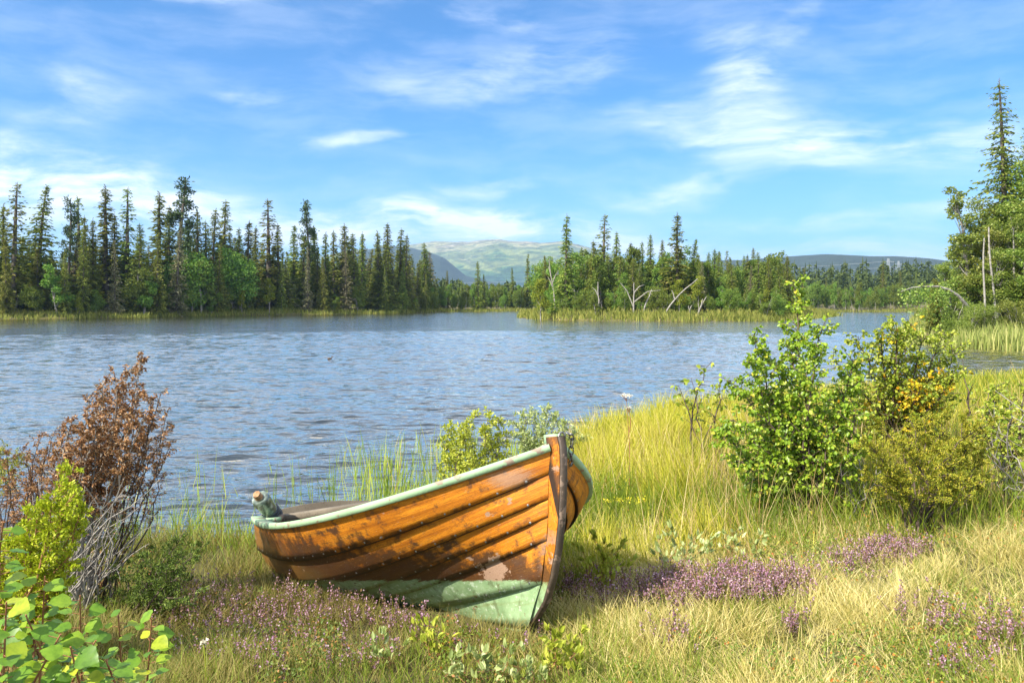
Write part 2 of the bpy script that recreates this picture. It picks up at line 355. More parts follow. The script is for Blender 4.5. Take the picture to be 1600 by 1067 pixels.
# ------------------------------------------------------------------ tree prototypes
def quads_at(mb, P, D, N, L, Wd, mi=0, taper=.35):
    """leaf-like quads: base P, direction D, side from N, length L, width Wd"""
    D = D/(np.linalg.norm(D, axis=1)[:, None]+1e-9); S = np.cross(D, N); S /= np.linalg.norm(S, axis=1)[:, None]+1e-9
    L = np.broadcast_to(L, (len(P),))[:, None]; Wd = np.broadcast_to(Wd, (len(P),))[:, None]
    mid = P+D*L*.45
    V = np.stack([P, mid-S*Wd*.5, P+D*L, mid+S*Wd*.5], 1)
    n = len(P); mb.add(V.reshape(-1, 3), np.arange(n*4).reshape(n, 4), mi)
def rnd(r, n): 
    v = r.normal(size=(n, 3)); return v/np.linalg.norm(v, axis=1)[:, None]
def spruce_proto(seed, H=10., Rm=1.3, lo=.06, dens=1., fol='spruce', gap=0., pw=.8, tuft=.34, droop=.5, bare=.0, leanr=.0):
    r = np.random.default_rng(seed)
    root = empty('spruce_tree', (0, 0, -500)); tr = MB()
    hs = np.linspace(0, H, 14); bend = r.normal(0, .012*H, 2)+leanr
    P = np.stack([bend[0]*(hs/H)**2, bend[1]*(hs/H)**2, hs], 1)
    tr.tube(P, .013*H*(1-hs/H)**.8+.012, 7)
    cr = MB(); z = lo*H; pos = []; dr = []; ln = []
    while z < H*.985:
        t = z/H; Rr = Rm*((1-t)**pw)*min(1, .55+t*4)+.05
        clump = .72+.5*vnoise(np.array([z*.9+seed*7.]), np.array([seed*1.3]))[0]
        nb = max(4, int(r.integers(7, 11)*dens))
        for k in range(nb):
            if r.random() < gap: continue
            a = r.uniform(0, 2*np.pi); b = Rr*clump*r.uniform(.55, 1.15)*(.85+.3*math.sin(a*2+seed))
            nt_ = max(2, int(b/ (tuft*.42)))
            s = (np.arange(nt_)+r.uniform(.3, 1, nt_))/nt_
            up = .35*t*b
            zz = z+up*s-droop*b*s**1.3+ .12*b*s**3
            cx = P[-1, :2]*t*t
            q = np.stack([cx[0]+np.cos(a)*b*s, cx[1]+np.sin(a)*b*s, zz], 1)
            if b > .25 and r.random() < .5: tr.tube(q[[0, nt_//2, -1]] if nt_ > 2 else q, [.018, .012, .006][:min(3, nt_)], 3, cap=False)
            if r.random() < bare: continue
            for m_ in range(3):
                pos.append(q+r.normal(0, .05, q.shape))
                d = np.stack([np.cos(a+r.normal(0, .7, nt_)), np.sin(a+r.normal(0, .7, nt_)), r.normal(-.55, .3, nt_)], 1)
                dr.append(d); ln.append(np.full(nt_, tuft*1.12)*r.uniform(.6, 1.15, nt_)*(1-.58*t))
        z += H*.021*r.uniform(.7, 1.3)
    # leader
    n = 10; zz = np.linspace(H*.93, H*1.0, n); pos.append(np.stack([np.full(n, P[-1, 0]), np.full(n, P[-1, 1]), zz], 1)); dr.append(np.stack([r.normal(0, .5, n), r.normal(0, .5, n), np.full(n, .5)], 1)); ln.append(np.full(n, .13))
    pos = np.concatenate(pos); dr = np.concatenate(dr); ln = np.concatenate(ln)
    quads_at(cr, pos, dr, rnd(r, len(pos))+np.array([0, 0, .6]), ln, ln*.42)
    tr.build('trunk', M['bark_spruce'], root, True); cr.build('crown', M[fol], root)
    root['H'] = H
    return root
def blob_tree(seed, H=7., Rw=2., fol='birch_far', nleaf=3400, leaf=.24, bark='bark_birch', name='birch_tree', ncl=16, bottom=.18, ntr=1, lean=0., sparse=.0):
    r = np.random.default_rng(seed); root = empty(name, (0, 0, -500)); tr = MB(); cr = MB()
    cls = []
    for q in range(ntr):
        ba = r.uniform(0, 6.28); b = np.array([math.cos(ba), math.sin(ba)])*(.12*(ntr-1)); top = b*6*ntr**.2+r.normal(0, .3, 2)+np.array([lean*H, 0])
        hh = H*r.uniform(.8, .97); n = 9; s = np.linspace(0, 1, n)
        P = np.stack([b[0]+(top[0]-b[0])*s**1.4, b[1]+(top[1]-b[1])*s**1.4, hh*s], 1)+np.stack([r.normal(0, .05, n)*(s > .1), r.normal(0, .05, n)*(s > .1), s*0], 1)
        tr.tube(P, .011*H*(1-s)**.8+.012, 6)
        nc = ncl//ntr
        for k in range(nc):
            t = bottom+(1-bottom)*((k+r.random())/nc)**.85; i0 = t*(n-1); p0 = P[min(int(i0), n-1)]
            w = Rw*math.sin(math.pi*min(1, (.12+.88*(1-t)**.8)))**.7*.85 if t > .5 else Rw*(.55+.7*t)
            a = r.uniform(0, 6.28); e = r.uniform(.25, .85)*w
            c = np.array([P[-1, 0]*t**1.4+math.cos(a)*e, P[-1, 1]*t**1.4+math.sin(a)*e, min(hh*t+e*.35, H*.97)])
            o = p0*.7+np.array([0, 0, -.05*H]) if False else np.array([p0[0], p0[1], max(.1, p0[2]-.08*H)])
            tr.tube([o, o*.45+c*.55+r.normal(0, .08, 3), c], [.02+.003*H*(1-t), .015, .006], 4, cap=False)
            cls.append((c, r.uniform(.32, .6)*Rw*(1.15-.5*t)))
    wts = np.array([q[1]**2 for q in cls]); wts /= wts.sum()
    idx = r.choice(len(cls), nleaf, p=wts)
    C = np.array([q[0] for q in cls])[idx]; S = np.array([q[1] for q in cls])[idx]
    d = rnd(r, nleaf); rad = r.random(nleaf)**.45
    P = C+d*(S*rad)[:, None]*np.array([1, 1, .8])
    P[:, 2] = np.maximum(P[:, 2], .1)
    quads_at(cr, P, rnd(r, nleaf)+d*.5+np.array([0, 0, -.4]), rnd(r, nleaf), leaf*r.uniform(.6, 1.3, nleaf), leaf*.75*r.uniform(.7, 1.2, nleaf))
    tr.build('trunk', M[bark], root, True); cr.build('crown', M[fol], root); root['H'] = H
    return root
SP = [spruce_proto(1, Rm=1.4, pw=1.05), spruce_proto(2, Rm=1.15, gap=.15, pw=1.), spruce_proto(3, Rm=1.6, pw=1.1), spruce_proto(4, Rm=1.0, gap=.2, lo=.1, pw=1.05),
      spruce_proto(5, Rm=1.2, pw=.9, gap=.1), spruce_proto(6, Rm=1.0, pw=.75, gap=.4, lo=.1, dens=.9), spruce_proto(7, Rm=1.8, pw=1.15), spruce_proto(8, Rm=1.4, pw=1., fol='spruce_old', gap=.15, bare=.25)]
# pine: bare lower trunk, irregular tufted top
def pine_proto(seed, H=10.):
    r = np.random.default_rng(seed); root = empty('pine_tree', (0, 0, -500)); tr = MB(); cr = MB()
    s = np.linspace(0, 1, 12); P = np.stack([.15*np.sin(s*4), .1*np.cos(s*5)-.1, s*H], 1); tr.tube(P, .012*H*(1-s)**.6+.02, 7)
    for k in range(34):
        t = .45+.54*r.random(); a = r.uniform(0, 6.28); b = 1.15*(1.12-t)**.55*r.uniform(.5, 1.2); p = np.array([np.interp(t, s, P[:, 0]), np.interp(t, s, P[:, 1]), t*H])
        e = p+np.array([math.cos(a)*b, math.sin(a)*b, .25*b]); tr.tube([p, (p+e)/2+[0, 0, -.05], e], [.035, .025, .012], 4, cap=False)
        n = 50; c = p+(e-p)*r.uniform(.35, 1.05, (n, 1))+r.normal(0, .13, (n, 3)); quads_at(cr, c, rnd(r, n)+np.array([0, 0, .5]), rnd(r, n), .26, .09)
    tr.build('trunk', M['bark_spruce'], root, True); cr.build('crown', M['pine'], root); root['H'] = H
    return root
PN = [pine_proto(1), pine_proto(2)]
BT = [blob_tree(11), blob_tree(12, Rw=1.7, ntr=2), blob_tree(13, Rw=2.4, ncl=20, nleaf=4200), blob_tree(14, Rw=1.5, bottom=.25), blob_tree(15, Rw=2.1, ntr=3, bottom=.12)]
BY = blob_tree(16, Rw=1.5, fol='birch_yel', nleaf=2200, bottom=.3)
used = set()
def place(proto, x, y, top, label, cat, group, wid=1., z=None, rz=None, name=None):
    """stand a copy of a tree at x, y with its top at height `top`"""
    o = copy_tree(proto); z = G(x, y)-.05 if z is None else z
    H = proto['H']; s = (top-z)/H
    o.location = (x, y, z); o.scale = (s*wid, s*wid, s); o.rotation_euler = (random.gauss(0, .012), random.gauss(0, .012), random.uniform(0, 6.28) if rz is None else rz)
    if name: o.name = name
    if 'H' in o: del o['H']
    tag(o, label, cat, group); return o
def shore_at(px):
    """distance of the far shore of the lake under a photo column"""
    ds = np.linspace(60, 230, 700); x = (px-CX)/F*ds
    d = landd(x, ds); w = np.where(d < 0)[0]
    return ds[w[-1]] if len(w) else 100
# ---- left shore skyline: (px, top row, kind, width, label)
GL = 'spruces on the skyline of the left shore'
sky_l = [
 (-14,330,0,1.,'spruce cut by the left edge of the photo, behind the far shore'),
 (4,318,3,1.,'ragged spruce right at the left edge, beside the tall open-topped one'),
 (21,284,5,1.15,'tall open ragged spruce, first high treetop from the left edge'),
 (59,289,2,.95,'tall full spruce with a broad dense crown, second high treetop from the left edge'),
 (105,311,'P',.9,'rounded open pine top left of the tree with a thin spire'),
 (123,307,5,1.1,'spruce ending in a thin bare spire beside the rounded pine top'),
 (135,338,1,1.,'lower spruce on the right flank of the thin spired one'),
 (146,341,3,.9,'narrow needle-thin spruce top before the tall slim one'),
 (165,290,3,1.2,'tall slim dark spruce standing high, left one of the twin high spires'),
 (180,334,1,1.,'short spruce top between the twin high spires of the left wood'),
 (199,295,5,1.1,'tall slim spruce with ragged shoulders, right one of the twin high spires'),
 (221,349,4,1.,'low rounded spruce top right of the twin high spires'),
 (246,300,3,1.3,'slim pointed spruce standing just left of the tallest pine'),
 (263,321,1,.9,'narrow spruce squeezed against the left side of the tallest pine'),
 (283,282,'P',1.25,'tallest tree of the left wood, a broad pine with uneven tufted top'),
 (296,340,0,1.,'spruce leaning in under the right side of the tallest pine'),
 (307,326,3,.9,'thin narrow spruce standing alone right of the tallest pine'),
 (322,345,1,1.,'lower left one of a close pair of spruce tops'),
 (330,326,4,.9,'right and taller one of a close pair of spruce tops'),
 (348,312,4,.95,'dark club-topped spruce, highest between the tallest pine and the mid shore birch'),
 (360,361,3,1.,'small thin spruce top right of the dark club-topped one'),
 (374,356,1,1.,'narrow spruce, left of a row of three low tops'),
 (385,344,0,1.,'middle and highest spruce in a row of three low tops'),
 (397,353,3,1.,'thin spruce, right of a row of three low tops'),
 (420,311,5,1.25,'tall spruce with open tiered branches above the yellow birch'),
 (435,349,1,1.,'spruce touching the right side of the open tiered one'),
 (459,351,2,.9,'broad dark spruce just left of the lollipop-shaped pine'),
 (472,366,0,1.,'low spruce at the foot of the lollipop-shaped pine'),
 (481,316,'P',.85,'lollipop-shaped pine with a bare upper stem and small round top'),
 (493,353,1,1.,'slim spruce right of the lollipop-shaped pine'),
 (508,363,3,1.,'short slim spruce, left one of two equal small tops'),
 (521,360,3,1.,'short slim spruce, right one of two equal small tops'),
 (539,349,0,1.1,'strong pointed spruce above the grey lichened one'),
 (554,364,4,.9,'blunt dark spruce top right of the strong pointed one'),
 (565,362,3,.8,'needle-thin spruce beside the blunt dark top'),
 (590,361,3,1.1,'slim spruce standing apart on the left side of a small sky gap'),
 (606,349,4,1.,'tall dark columnar spruce in front of the mountain foot'),
 (624,357,1,1.,'left one of a pair of spruces nearest the mountain'),
 (634,367,4,.9,'right one of a pair of spruces nearest the mountain'),
 (656,405,1,1.,'small spruce low between the spruce pair and the shore point'),
 (667,389,0,1.,'last tall spruce of the left wood, against the blue ridge'),
]
for px, py, k, w, lb in sky_l:
    D = shore_at(max(px, -20))+random.uniform(5, 13)
    pr = PN[int(px) % 2] if k == 'P' else SP[k]
    place(pr, at(px, D), D, hz_(py, D), lb, 'pine' if k == 'P' else 'spruce', GL if k != 'P' else 'pines in the left wood', wid=w*(1.15 if k == 'P' else 1.7))
# ---- front row of the left shore
front = [(101,387,6,.85,'young bright green spruce at the water edge, below the thin spired tree'),(179,375,7,.8,'pale thin-needled spruce at the water edge below the twin spires'),
 (130,356,6,.8,'mid green spruce behind the shore between the young one and the pale one'),(245,362,2,.9,'full green spruce below the slim pointed one'),
 (481,385,7,.75,'greyish lichened spruce at the water edge under the lollipop-shaped pine'),(540,383,7,.9,'wide brownish lichened spruce at the water edge'),
 (629,402,2,.8,'olive green spruce at the water edge below the spruce pair'),(10,375,2,.9,'green spruce at the water edge by the left edge of the photo'),
 (600,415,6,.8,'low dark spruce on the shore left of the olive green one'),(665,425,6,.7,'low spruce below the last tall spruce of the left wood'),
 (440,400,6,.8,'wide low spruce right of the yellow birch'),(275,345,7,1.05,'old brownish spruce with dead lower boughs below the tallest pine'),
 (340,380,2,.9,'full spruce at mid shore below the dark club-topped one'),(505,400,6,.9,'dark skirted spruce between the two grey lichened ones')]
for px, py, k, w, lb in front:
    D = shore_at(px)+random.uniform(2, 4)
    place(SP[k], at(px, D), D, hz_(py, D), lb, 'spruce', 'spruces along the left water edge', wid=w*1.15)
for q in range(150):
    px = -60+ (735*(q+random.random())/150); D = shore_at(px)+random.uniform(5, 32); top = 395+random.gauss(0, 17)+(max(0, px-560)*.12)
    place(SP[random.choice([0, 1, 2, 4, 6, 7])], at(px, D), D, hz_(max(368, top), D), 'dark green spruce inside the crowded wood on the left shore', 'spruce', 'spruces filling the left wood', wid=random.uniform(1.4, 1.9))
bl = [(225,415,1),(300,375,2),(315,400,1),(210,400,0),(150,440,0),(55,435,2),(60,450,1),(345,440,4),(375,375,2),(390,400,0),(265,430,1),(240,440,4),(560,440,1),(120,455,4),(330,455,1),(90,405,1),(285,410,0),(365,410,1),(20,450,4),(645,460,4),(520,455,4)]
for px, py, k in bl:
    D = shore_at(px)+random.uniform(1.5, 5)
    place(BT[k], at(px, D), D, hz_(py+6, D), 'rounded green birch among the spruces of the left shore', 'birch', 'birches in the left wood', wid=1.1)
for px, py, lb in [(421,430,'bright yellow-green birch with a pale stem at the water edge, left of centre'),(378,447,'small bright yellow-green birch at the water edge, left of the bigger yellow one'),(648,468,'tiny yellow-green bush birch on the shore below the spruce pair'),(124,462,'low yellow-green birch at the foot of the young bright spruce'),(528,470,'small yellowish birch by the brownish lichened spruce')]:
    D = shore_at(px)+1.5
    place(BY, at(px, D), D, hz_(py, D), lb, 'birch', 'yellowing birches on the left shore', wid=.85)
# ---- low wood across the gap
for q in range(60):
    px = 660+190*(q+random.random())/60; D = shore_at(px)+random.uniform(4, 22); top = 448+random.gauss(0, 5)
    place(BT[random.randrange(5)], at(px, D), D, hz_(top, D), 'rounded green birch in the low wood across the far bay', 'birch', 'birches across the far bay', wid=.75)
for px, py, w, lb in [(699,422,1.,'small dark spruce tip left in the low wood across the bay'),(721,437,1.,'tiny spruce tip between the two taller ones across the bay'),(747,408,1.3,'dark broad spruce standing out of the low wood below the mountain'),(757,428,1.,'short spruce touching the right side of the dark broad one'),
   (801,418,1.1,'single dark spruce in the low wood, left of the island'),(824,396,1.3,'tall ragged spruce just left of the island trees')]:
    D = shore_at(px)+random.uniform(5, 10)
    place(SP[4 if py != 396 else 1], at(px, D), D, hz_(py, D), lb, 'spruce', 'spruces across the far bay', wid=w)
# ---- island
isl = [(884,336,1,1.,103,'tall shaggy spruce at the left end of the island'),(941,334,5,1.25,116,'second tall spruce of the island with loose open top'),(962,362,4,1.,120,'dark short-topped spruce right of the loose open one on the island'),
 (987,379,1,1.,125,'low ragged spruce top in the middle of the island'),(1004,376,3,.9,128,'thin dark spire in the middle of the island'),(1016,366,4,.9,122,'left one of a pair of dark spruce tops mid island'),(1032,374,4,.9,120,'right one of a pair of dark spruce tops mid island'),
 (1057,333,0,1.1,106,'tallest spruce of the island, right of its middle'),(1079,373,2,.9,107,'broad spruce leaning on the right side of the tallest island spruce'),(1092,395,0,.9,110,'low dark spruce right of the broad island spruce'),
 (1116,389,4,1.,125,'dark spruce spire rising behind the right half of the island'),(1136,391,5,.9,130,'very thin bare spire on the right half of the island'),(1161,399,4,1.,128,'right one of two small dark spires on the right half of the island'),(1153,405,1,1.,130,'left one of two small dark spires on the right half of the island'),
 (1181,407,1,1.1,122,'dark spruce left of the double crowned one near the island end'),(1203,403,2,.9,125,'broad double crowned spruce near the right end of the island'),(1224,410,0,1.,118,'dark spruce at the right end of the island'),(1098,408,7,.8,104,'grey half-dead spruce on the island shore'),
 (930,375,6,1.,112,'wide green spruce below the loose open one'),(1170,415,7,.7,108,'grey lichened spruce standing forward on the right half of the island')]
for px, py, k, w, D, lb in isl:
    place(SP[k], at(px, D), D, hz_(py, D), lb, 'spruce', 'spruces on the island', wid=w*1.6)
for q in range(64):
    px = 835+385*(q+random.random())/64; D = random.uniform(104, 135); x = at(px, D)
    if sdist(ISLE, [(x, D)])[0] > -3: continue
    top = 415+random.gauss(0, 13)+abs(px-1000)*.03
    place(BT[random.randrange(5)], x, D, hz_(max(385, top-6), D), 'leafy green birch in the thick grove on the island', 'birch', 'birches in the island grove', wid=random.uniform(.75, 1.))
for q in range(40):
    px = 850+380*(q+random.random())/40; D = random.uniform(104, 132)
    if sdist(ISLE, [(at(px, D), D)])[0] > -3: continue
    place(SP[random.choice([0, 2, 4, 6])], at(px, D), D, hz_(402+random.gauss(0, 9), D), 'mid-sized spruce in the thick grove on the island', 'spruce', 'spruces in the island grove', wid=random.uniform(1.1, 1.5))
for q in range(30):
    px = 838+390*(q+random.random())/30; D = shore_f = 98+random.uniform(0, 5)+(8 if px < 880 else 0); top = 455+random.gauss(0, 9)
    place(BT[[4, 1, 2][q % 3]], at(px, D), D, hz_(top, D), 'low bushy birch along the front shore of the island', 'birch', 'bushy birches on the island front', wid=random.uniform(.8, 1.2))
for px, py, lb in [(1062,432,'yellow-green birch left of the slanting pale trunk on the island'),(1092,425,'yellow-green birch behind the slanting pale trunk on the island'),(1196,448,'yellow-green round birch near the right end of the island'),(845,430,'yellowish birch at the left tip of the island')]:
    place(BY, at(px, 99), 99, hz_(py, 99), lb, 'birch', 'yellowing birches on the island', wid=.95)
# pale dead trunks on the island
def dead_tree(px, D, top, seed, lean, forks, label):
    r = np.random.default_rng(seed); x = at(px, D); z = G(x, D); H = top-z
    root = empty('dead_tree', (x, D, z)); tag(root, label, 'dead tree', 'dead birches on the island')
    tr = MB(); s = np.linspace(0, 1, 8); P = np.stack([lean*H*s**1.5, .1*s, H*s], 1)+r.normal(0, .05, (8, 3))*s[:, None]; tr.tube(P, .11*(1-s*.6), 7)
    tr.build('trunk', M['bark_birch'], root, True)
    for a, t, L in forks:
        b = MB(); p = P[int(t*7)]; e = p+np.array([math.sin(a)*L, 0, math.cos(a)*L]); b.tube([p, p*.5+e*.5+[0, 0, .15*L], e], [.08, .055, .025], 6); b.build('branch', M['bark_birch'], root, True)
dead_tree(990, 96, hz_(442, 96), 1, .02, [(-.5, .35, 3.2), (1.15, .5, 3.4), (.9, .75, 1.5)], 'white forked dead birch in front of the island trees')
dead_tree(1090, 95, hz_(464, 95), 2, .45, [(.2, .6, .8)], 'short pale trunk slanting to the right on the island shore')
dead_tree(936, 99, hz_(440, 99), 3, -.05, [(-.6, .6, 1.2)], 'thin straight pale birch trunk left of the white forked one')
dead_tree(1005, 97, hz_(452, 97), 4, .35, [(.6, .6, 1.)], 'slanting pale trunk just right of the white forked one')
dead_tree(868, 104, hz_(405, 104), 5, -.12, [(-.4, .5, 2.), (.5, .6, 1.8), (-.3, .8, 1.2)], 'bare grey dead tree left of the tall shaggy spruce')
dead_tree(1040, 97, hz_(436, 97), 6, .9, [(-.3, .5, 1.2)], 'long bleached trunk leaning far over to the right on the island')
dead_tree(1078, 97, hz_(478, 97), 7, -.1, [(.4, .5, .8)], 'short grey stump-like birch stem at the water edge below the island grove')

# ------------------------------------------------------------------ right shore point with its tall trees
SPN = spruce_proto(21, H=14, Rm=1.75, lo=.12, dens=1.5, gap=.2, pw=.62, tuft=.30, droop=.55)
SPY = spruce_proto(22, H=4, Rm=1.15, lo=.03, dens=1.5, pw=.9, tuft=.2, droop=.1)
M['birch_mid'] = leafmat('shore_birch_leaves', [(0, (.09, .145, .022)), (.5, (.17, .235, .034)), (.85, (.27, .33, .055)), (1, (.38, .42, .10))], .35, .45, .4, objvar=.3)
BN = [blob_tree(31, H=10, Rw=1.9, nleaf=9500, leaf=.14, fol='birch_mid', ncl=30, ntr=2, bottom=.22), blob_tree(32, H=10, Rw=1.3, nleaf=7500, leaf=.13, fol='birch_mid', ncl=26, bottom=.3),
      blob_tree(33, H=6, Rw=2.0, nleaf=9000, leaf=.13, fol='birch_mid', ncl=26, ntr=3, bottom=.08), blob_tree(34, H=10, Rw=.95, nleaf=4400, leaf=.12, fol='birch_mid', ncl=20, bottom=.35)]
place(SPN, at(1573, 47), 47, hz_(122, 47), 'tallest tree of the photo, a shaggy spruce by the right edge', 'spruce', 'spruces on the right shore point', wid=1.4, rz=.6)
place(SPY, at(1464, 43), 43, hz_(436, 43), 'young bright green spruce on the tip of the right shore point', 'spruce', 'spruces on the right shore point', wid=1.1)
place(SPN, at(1612, 52), 52, hz_(190, 52), 'second shaggy spruce, cut by the right edge of the photo', 'spruce', 'spruces on the right shore point', wid=1.1, rz=2.)
for px, py, k, D, w, lb in [(1521,278,3,46,1.1,'slender open birch left of the tall spruce on the right shore'),(1545,330,1,45,1.,'birch with twin white stems in front of the tall spruce'),(1598,235,0,47,.9,'tall birch right of the tall spruce at the edge of the photo'),
   (1574,285,1,46,1.1,'leafy birch hiding the lower stem of the tall spruce'),(1500,365,3,49,1.3,'thin drooping birch, outermost of the tall ones on the right shore'),(1625,300,0,45,1.1,'birch beyond the right edge beside the tall spruce'),
   (1478,392,1,51,1.2,'small open-crowned birch behind the young bright spruce'),(1496,425,2,47,1.2,'bushy birch behind the bent birch on the right shore'),(1530,420,2,46,1.1,'bushy birch under the twin white stems'),(1575,400,2,44,1.2,'bushy birch at the foot of the tall spruce'),
   (1610,410,2,43,1.3,'bushy birch at the right edge above the reeds'),(1484,458,2,42,.8,'low shrub birch right of the young bright spruce'),(1512,468,2,41,.8,'low shrub birch above the left end of the reeds'),(1548,470,2,41,.9,'low shrub birch above the middle of the reeds'),(1590,462,2,40,1.,'low shrub birch above the right end of the reeds'),(1540,300,0,47.5,1.,'full birch crown between the slender open birch and the tall spruce'),(1585,330,0,44.5,1.,'full birch crown in front of the tall spruce at the right edge'),(1515,375,0,46.5,.9,'full birch crown under the slender open birch'),(1560,370,1,43.5,1.2,'narrow birch crown over the twin white stems'),(1600,345,1,43,1.3,'narrow birch crown above the right end of the reeds'),(1455,480,2,47,.7,'lowest shrub at the very tip of the right shore point')]:
    place(BN[k], at(px, D), D, hz_(py, D), lb, 'birch', 'birches on the right shore point', wid=w*1.3)
# bent birch arching out over the water
def bent():
    D = 42.; root = empty('bent_birch', (at(1516, D), D, G(at(1516, D), D))); tag(root, 'birch bent over in an arch towards the water on the right shore', 'birch'); o = np.array(root.location)
    pts = [(1516,486),(1508,474),(1497,462),(1483,453),(1465,448),(1445,448),(1425,450),(1408,456)]
    P = np.array([[at(a, D-.15*k), D-.15*k, hz_(b, D)] for k, (a, b) in enumerate(pts)])-o
    t = MB(); t.tube(P, np.linspace(.09, .02, 8), 6); t.build('trunk', M['bark_birch'], root, True)
    r = np.random.default_rng(5); cr = MB(); n = 700; s = r.uniform(3.3, 7, n); i0 = s.astype(int).clip(0, 6)
    c = P[i0]+(P[i0+1]-P[i0])*(s-i0)[:, None]; c = c+r.normal(0, .12, (n, 3)); c[:, 2] -= r.gamma(1.6, .33, n)
    quads_at(cr, c, rnd(r, n)+np.array([0, 0, -.5]), rnd(r, n), .12, .09); cr.build('crown', M['birch_mid'], root)
bent()
def stem_pair():
    for px, y0, y1, lb in [(1537, 468, 372, 'left one of the two bare white birch stems on the right shore'), (1556, 452, 355, 'right leaning one of the two bare white birch stems on the right shore')]:
        D = 43.; x = at(px, D); z = G(x, D); o = MB(); top = hz_(y1, D); s = np.linspace(0, 1, 7)
        P = np.stack([x+(-.35 if px > 1550 else .05)*s+.06*np.sin(s*6), D+0*s, z+(top-z)*s], 1); o.tube(P, .065-.03*s, 7)
        rt = empty('leafless_birch', (x, D, z)); tag(rt, lb, 'birch', 'bare birch stems on the right shore'); t_ = o.build('trunk', M['bark_birch'], rt, True); t_.location = (-x, -D, -z)
stem_pair()
# ------------------------------------------------------------------ woods beyond the lake
for q in range(70):
    px = 1185+290*(q+random.random())/70; D = shore_at(min(px, 1438))+random.uniform(4, 22); top = 447+random.gauss(0, 6)
    place(BT[random.randrange(5)], at(px, D), D, hz_(top, D), 'rounded green birch in the wood along the far right shore', 'birch', 'birches on the far right shore', wid=.75)
for px, py, w, lb in [(1378,410,1.1,'tall dark spruce in the wood left of the power pylons'),(1407,422,1.,'dark spruce just right of the power pylons'),(1290,430,.9,'small dark spruce tip above the far right birches'),(1340,428,.9,'dark spruce tip midway along the far right wood'),(1432,424,.9,'dark spruce near the right shore point, far away'),(1255,418,1.,'dark spruce behind the right end of the island')]:
    D = shore_at(min(px, 1438))+18; place(SP[4], at(px, D), D, hz_(py, D), lb, 'spruce', 'spruces on the far right shore', wid=w)
def far_wood():
    r = np.random.default_rng(8); mb = MB(); n = 2600
    px = r.uniform(-250, 1900, n); D = r.uniform(235, 520, n); x = (px-CX)/F*D
    keep = landd(x, D) > 12; x, D = x[keep], D[keep]; n = len(x); z = gh(x, D)-.3
    H = r.uniform(9, 14, n)*(1+(D-235)/900); bw = r.uniform(1., 1.7, n)
    H = np.where((px[keep] > 640) & (px[keep] < 1180), H*.62, H)
    K = 100
    t = r.random((n, K))**1.25*.93; a = r.uniform(0, 6.283, (n, K)); rad = bw[:, None]*(1-t)*r.uniform(.4, 1., (n, K))
    P = np.stack([x[:, None]+np.cos(a)*rad, D[:, None]+np.sin(a)*rad, z[:, None]+H[:, None]*(t+.05)], -1).reshape(-1, 3)
    d = np.stack([np.cos(a), np.sin(a), -.6+0*a], -1).reshape(-1, 3)
    quads_at(mb, P, d, rnd(r, n*K)+np.array([0, 0, .5]), 1.1, .6)
    P = np.stack([x, D, z+H*.8], 1); quads_at(mb, P, np.array([[0, 0, 1.]]).repeat(n, 0), np.array([[0, 1., 0]]).repeat(n, 0), H*.26, .35)
    P = np.stack([x, D, z+0*H], 1); quads_at(mb, P, np.array([[0, 0, 1.]]).repeat(n, 0), np.array([[0, 1., 0]]).repeat(n, 0), H*.9, 1.1)
    M['wood_far'] = leafmat('distant_conifer_needles', [(0, (.03, .05, .016)), (.6, (.06, .09, .025)), (1, (.11, .14, .035))], .2, .8)
    tag(mb.build('distant_wood', M['wood_far']), 'dark conifer wood closing the view beyond the far shore of the lake', 'wood', kind='stuff')
far_wood()
# ------------------------------------------------------------------ power line
m, g = newmat('galvanised_steel'); out(g, g.n('ShaderNodeBsdfPrincipled', i={'Base Color': (.34, .37, .40, 1), 'Roughness': .6}).outputs[0]); M['steel'] = m
def pylon(px, top, D, lb):
    x = at(px, D); z = G(x, D); H = hz_(top, D)-z; root = empty('power_pylon', (x, D, z)); tag(root, lb, 'pylon', 'power pylons beyond the far wood')
    m_ = MB()
    for sx in (-1, 1):
        for sy in (-1, 1): m_.tube([(sx*2.4, sy*2.4, 0), (sx*.5, sy*.5, H)], .13, 4)
    for k in range(9):
        a, b = k/9, (k+1)/9; wa, wb = 2.4-1.9*a, 2.4-1.9*b
        for sy in (-1, 1): m_.tube([(-wa, sy*wa, H*a), (wb, sy*wb, H*b)], .06, 3); m_.tube([(wa, sy*wa, H*a), (-wb, sy*wb, H*b)], .06, 3)
    m_.build('lattice_mast', M['steel'], root)
    for t, L in ((.80, 7.), (.92, 5.)):
        c = MB(); c.tube([(-L, 0, H*t), (0, 0, H*t+.9), (L, 0, H*t)], .10, 4); c.tube([(-L, 0, H*t), (L, 0, H*t)], .09, 4); c.build('crossarm', M['steel'], root)
    return x, D, z+H*.8
p1 = pylon(1388, 404, 640, 'left and nearer one of two lattice pylons beyond the far wood')
p2 = pylon(1404, 408, 760, 'right and farther one of two lattice pylons beyond the far wood')
wl = MB()
for dz, dx in ((0, -7), (0, 7), (4.6, -5), (4.6, 5)):
    s = np.linspace(0, 1, 18)
    for A, B in (((-250, 1000, 20), p1), (p1, p2), (p2, (900, 900, 34))):
        A = np.array(A)+[dx*0, 0, dz]; B = np.array(B)+[0, 0, dz]; P = A+(B-A)*s[:, None]; P[:, 2] -= 4*s*(1-s)*6; P[:, 1] += dx; wl.tube(P, .045, 3)
tag(wl.build('power_line', M['steel']), 'sagging power lines strung between the two far pylons', 'cables')

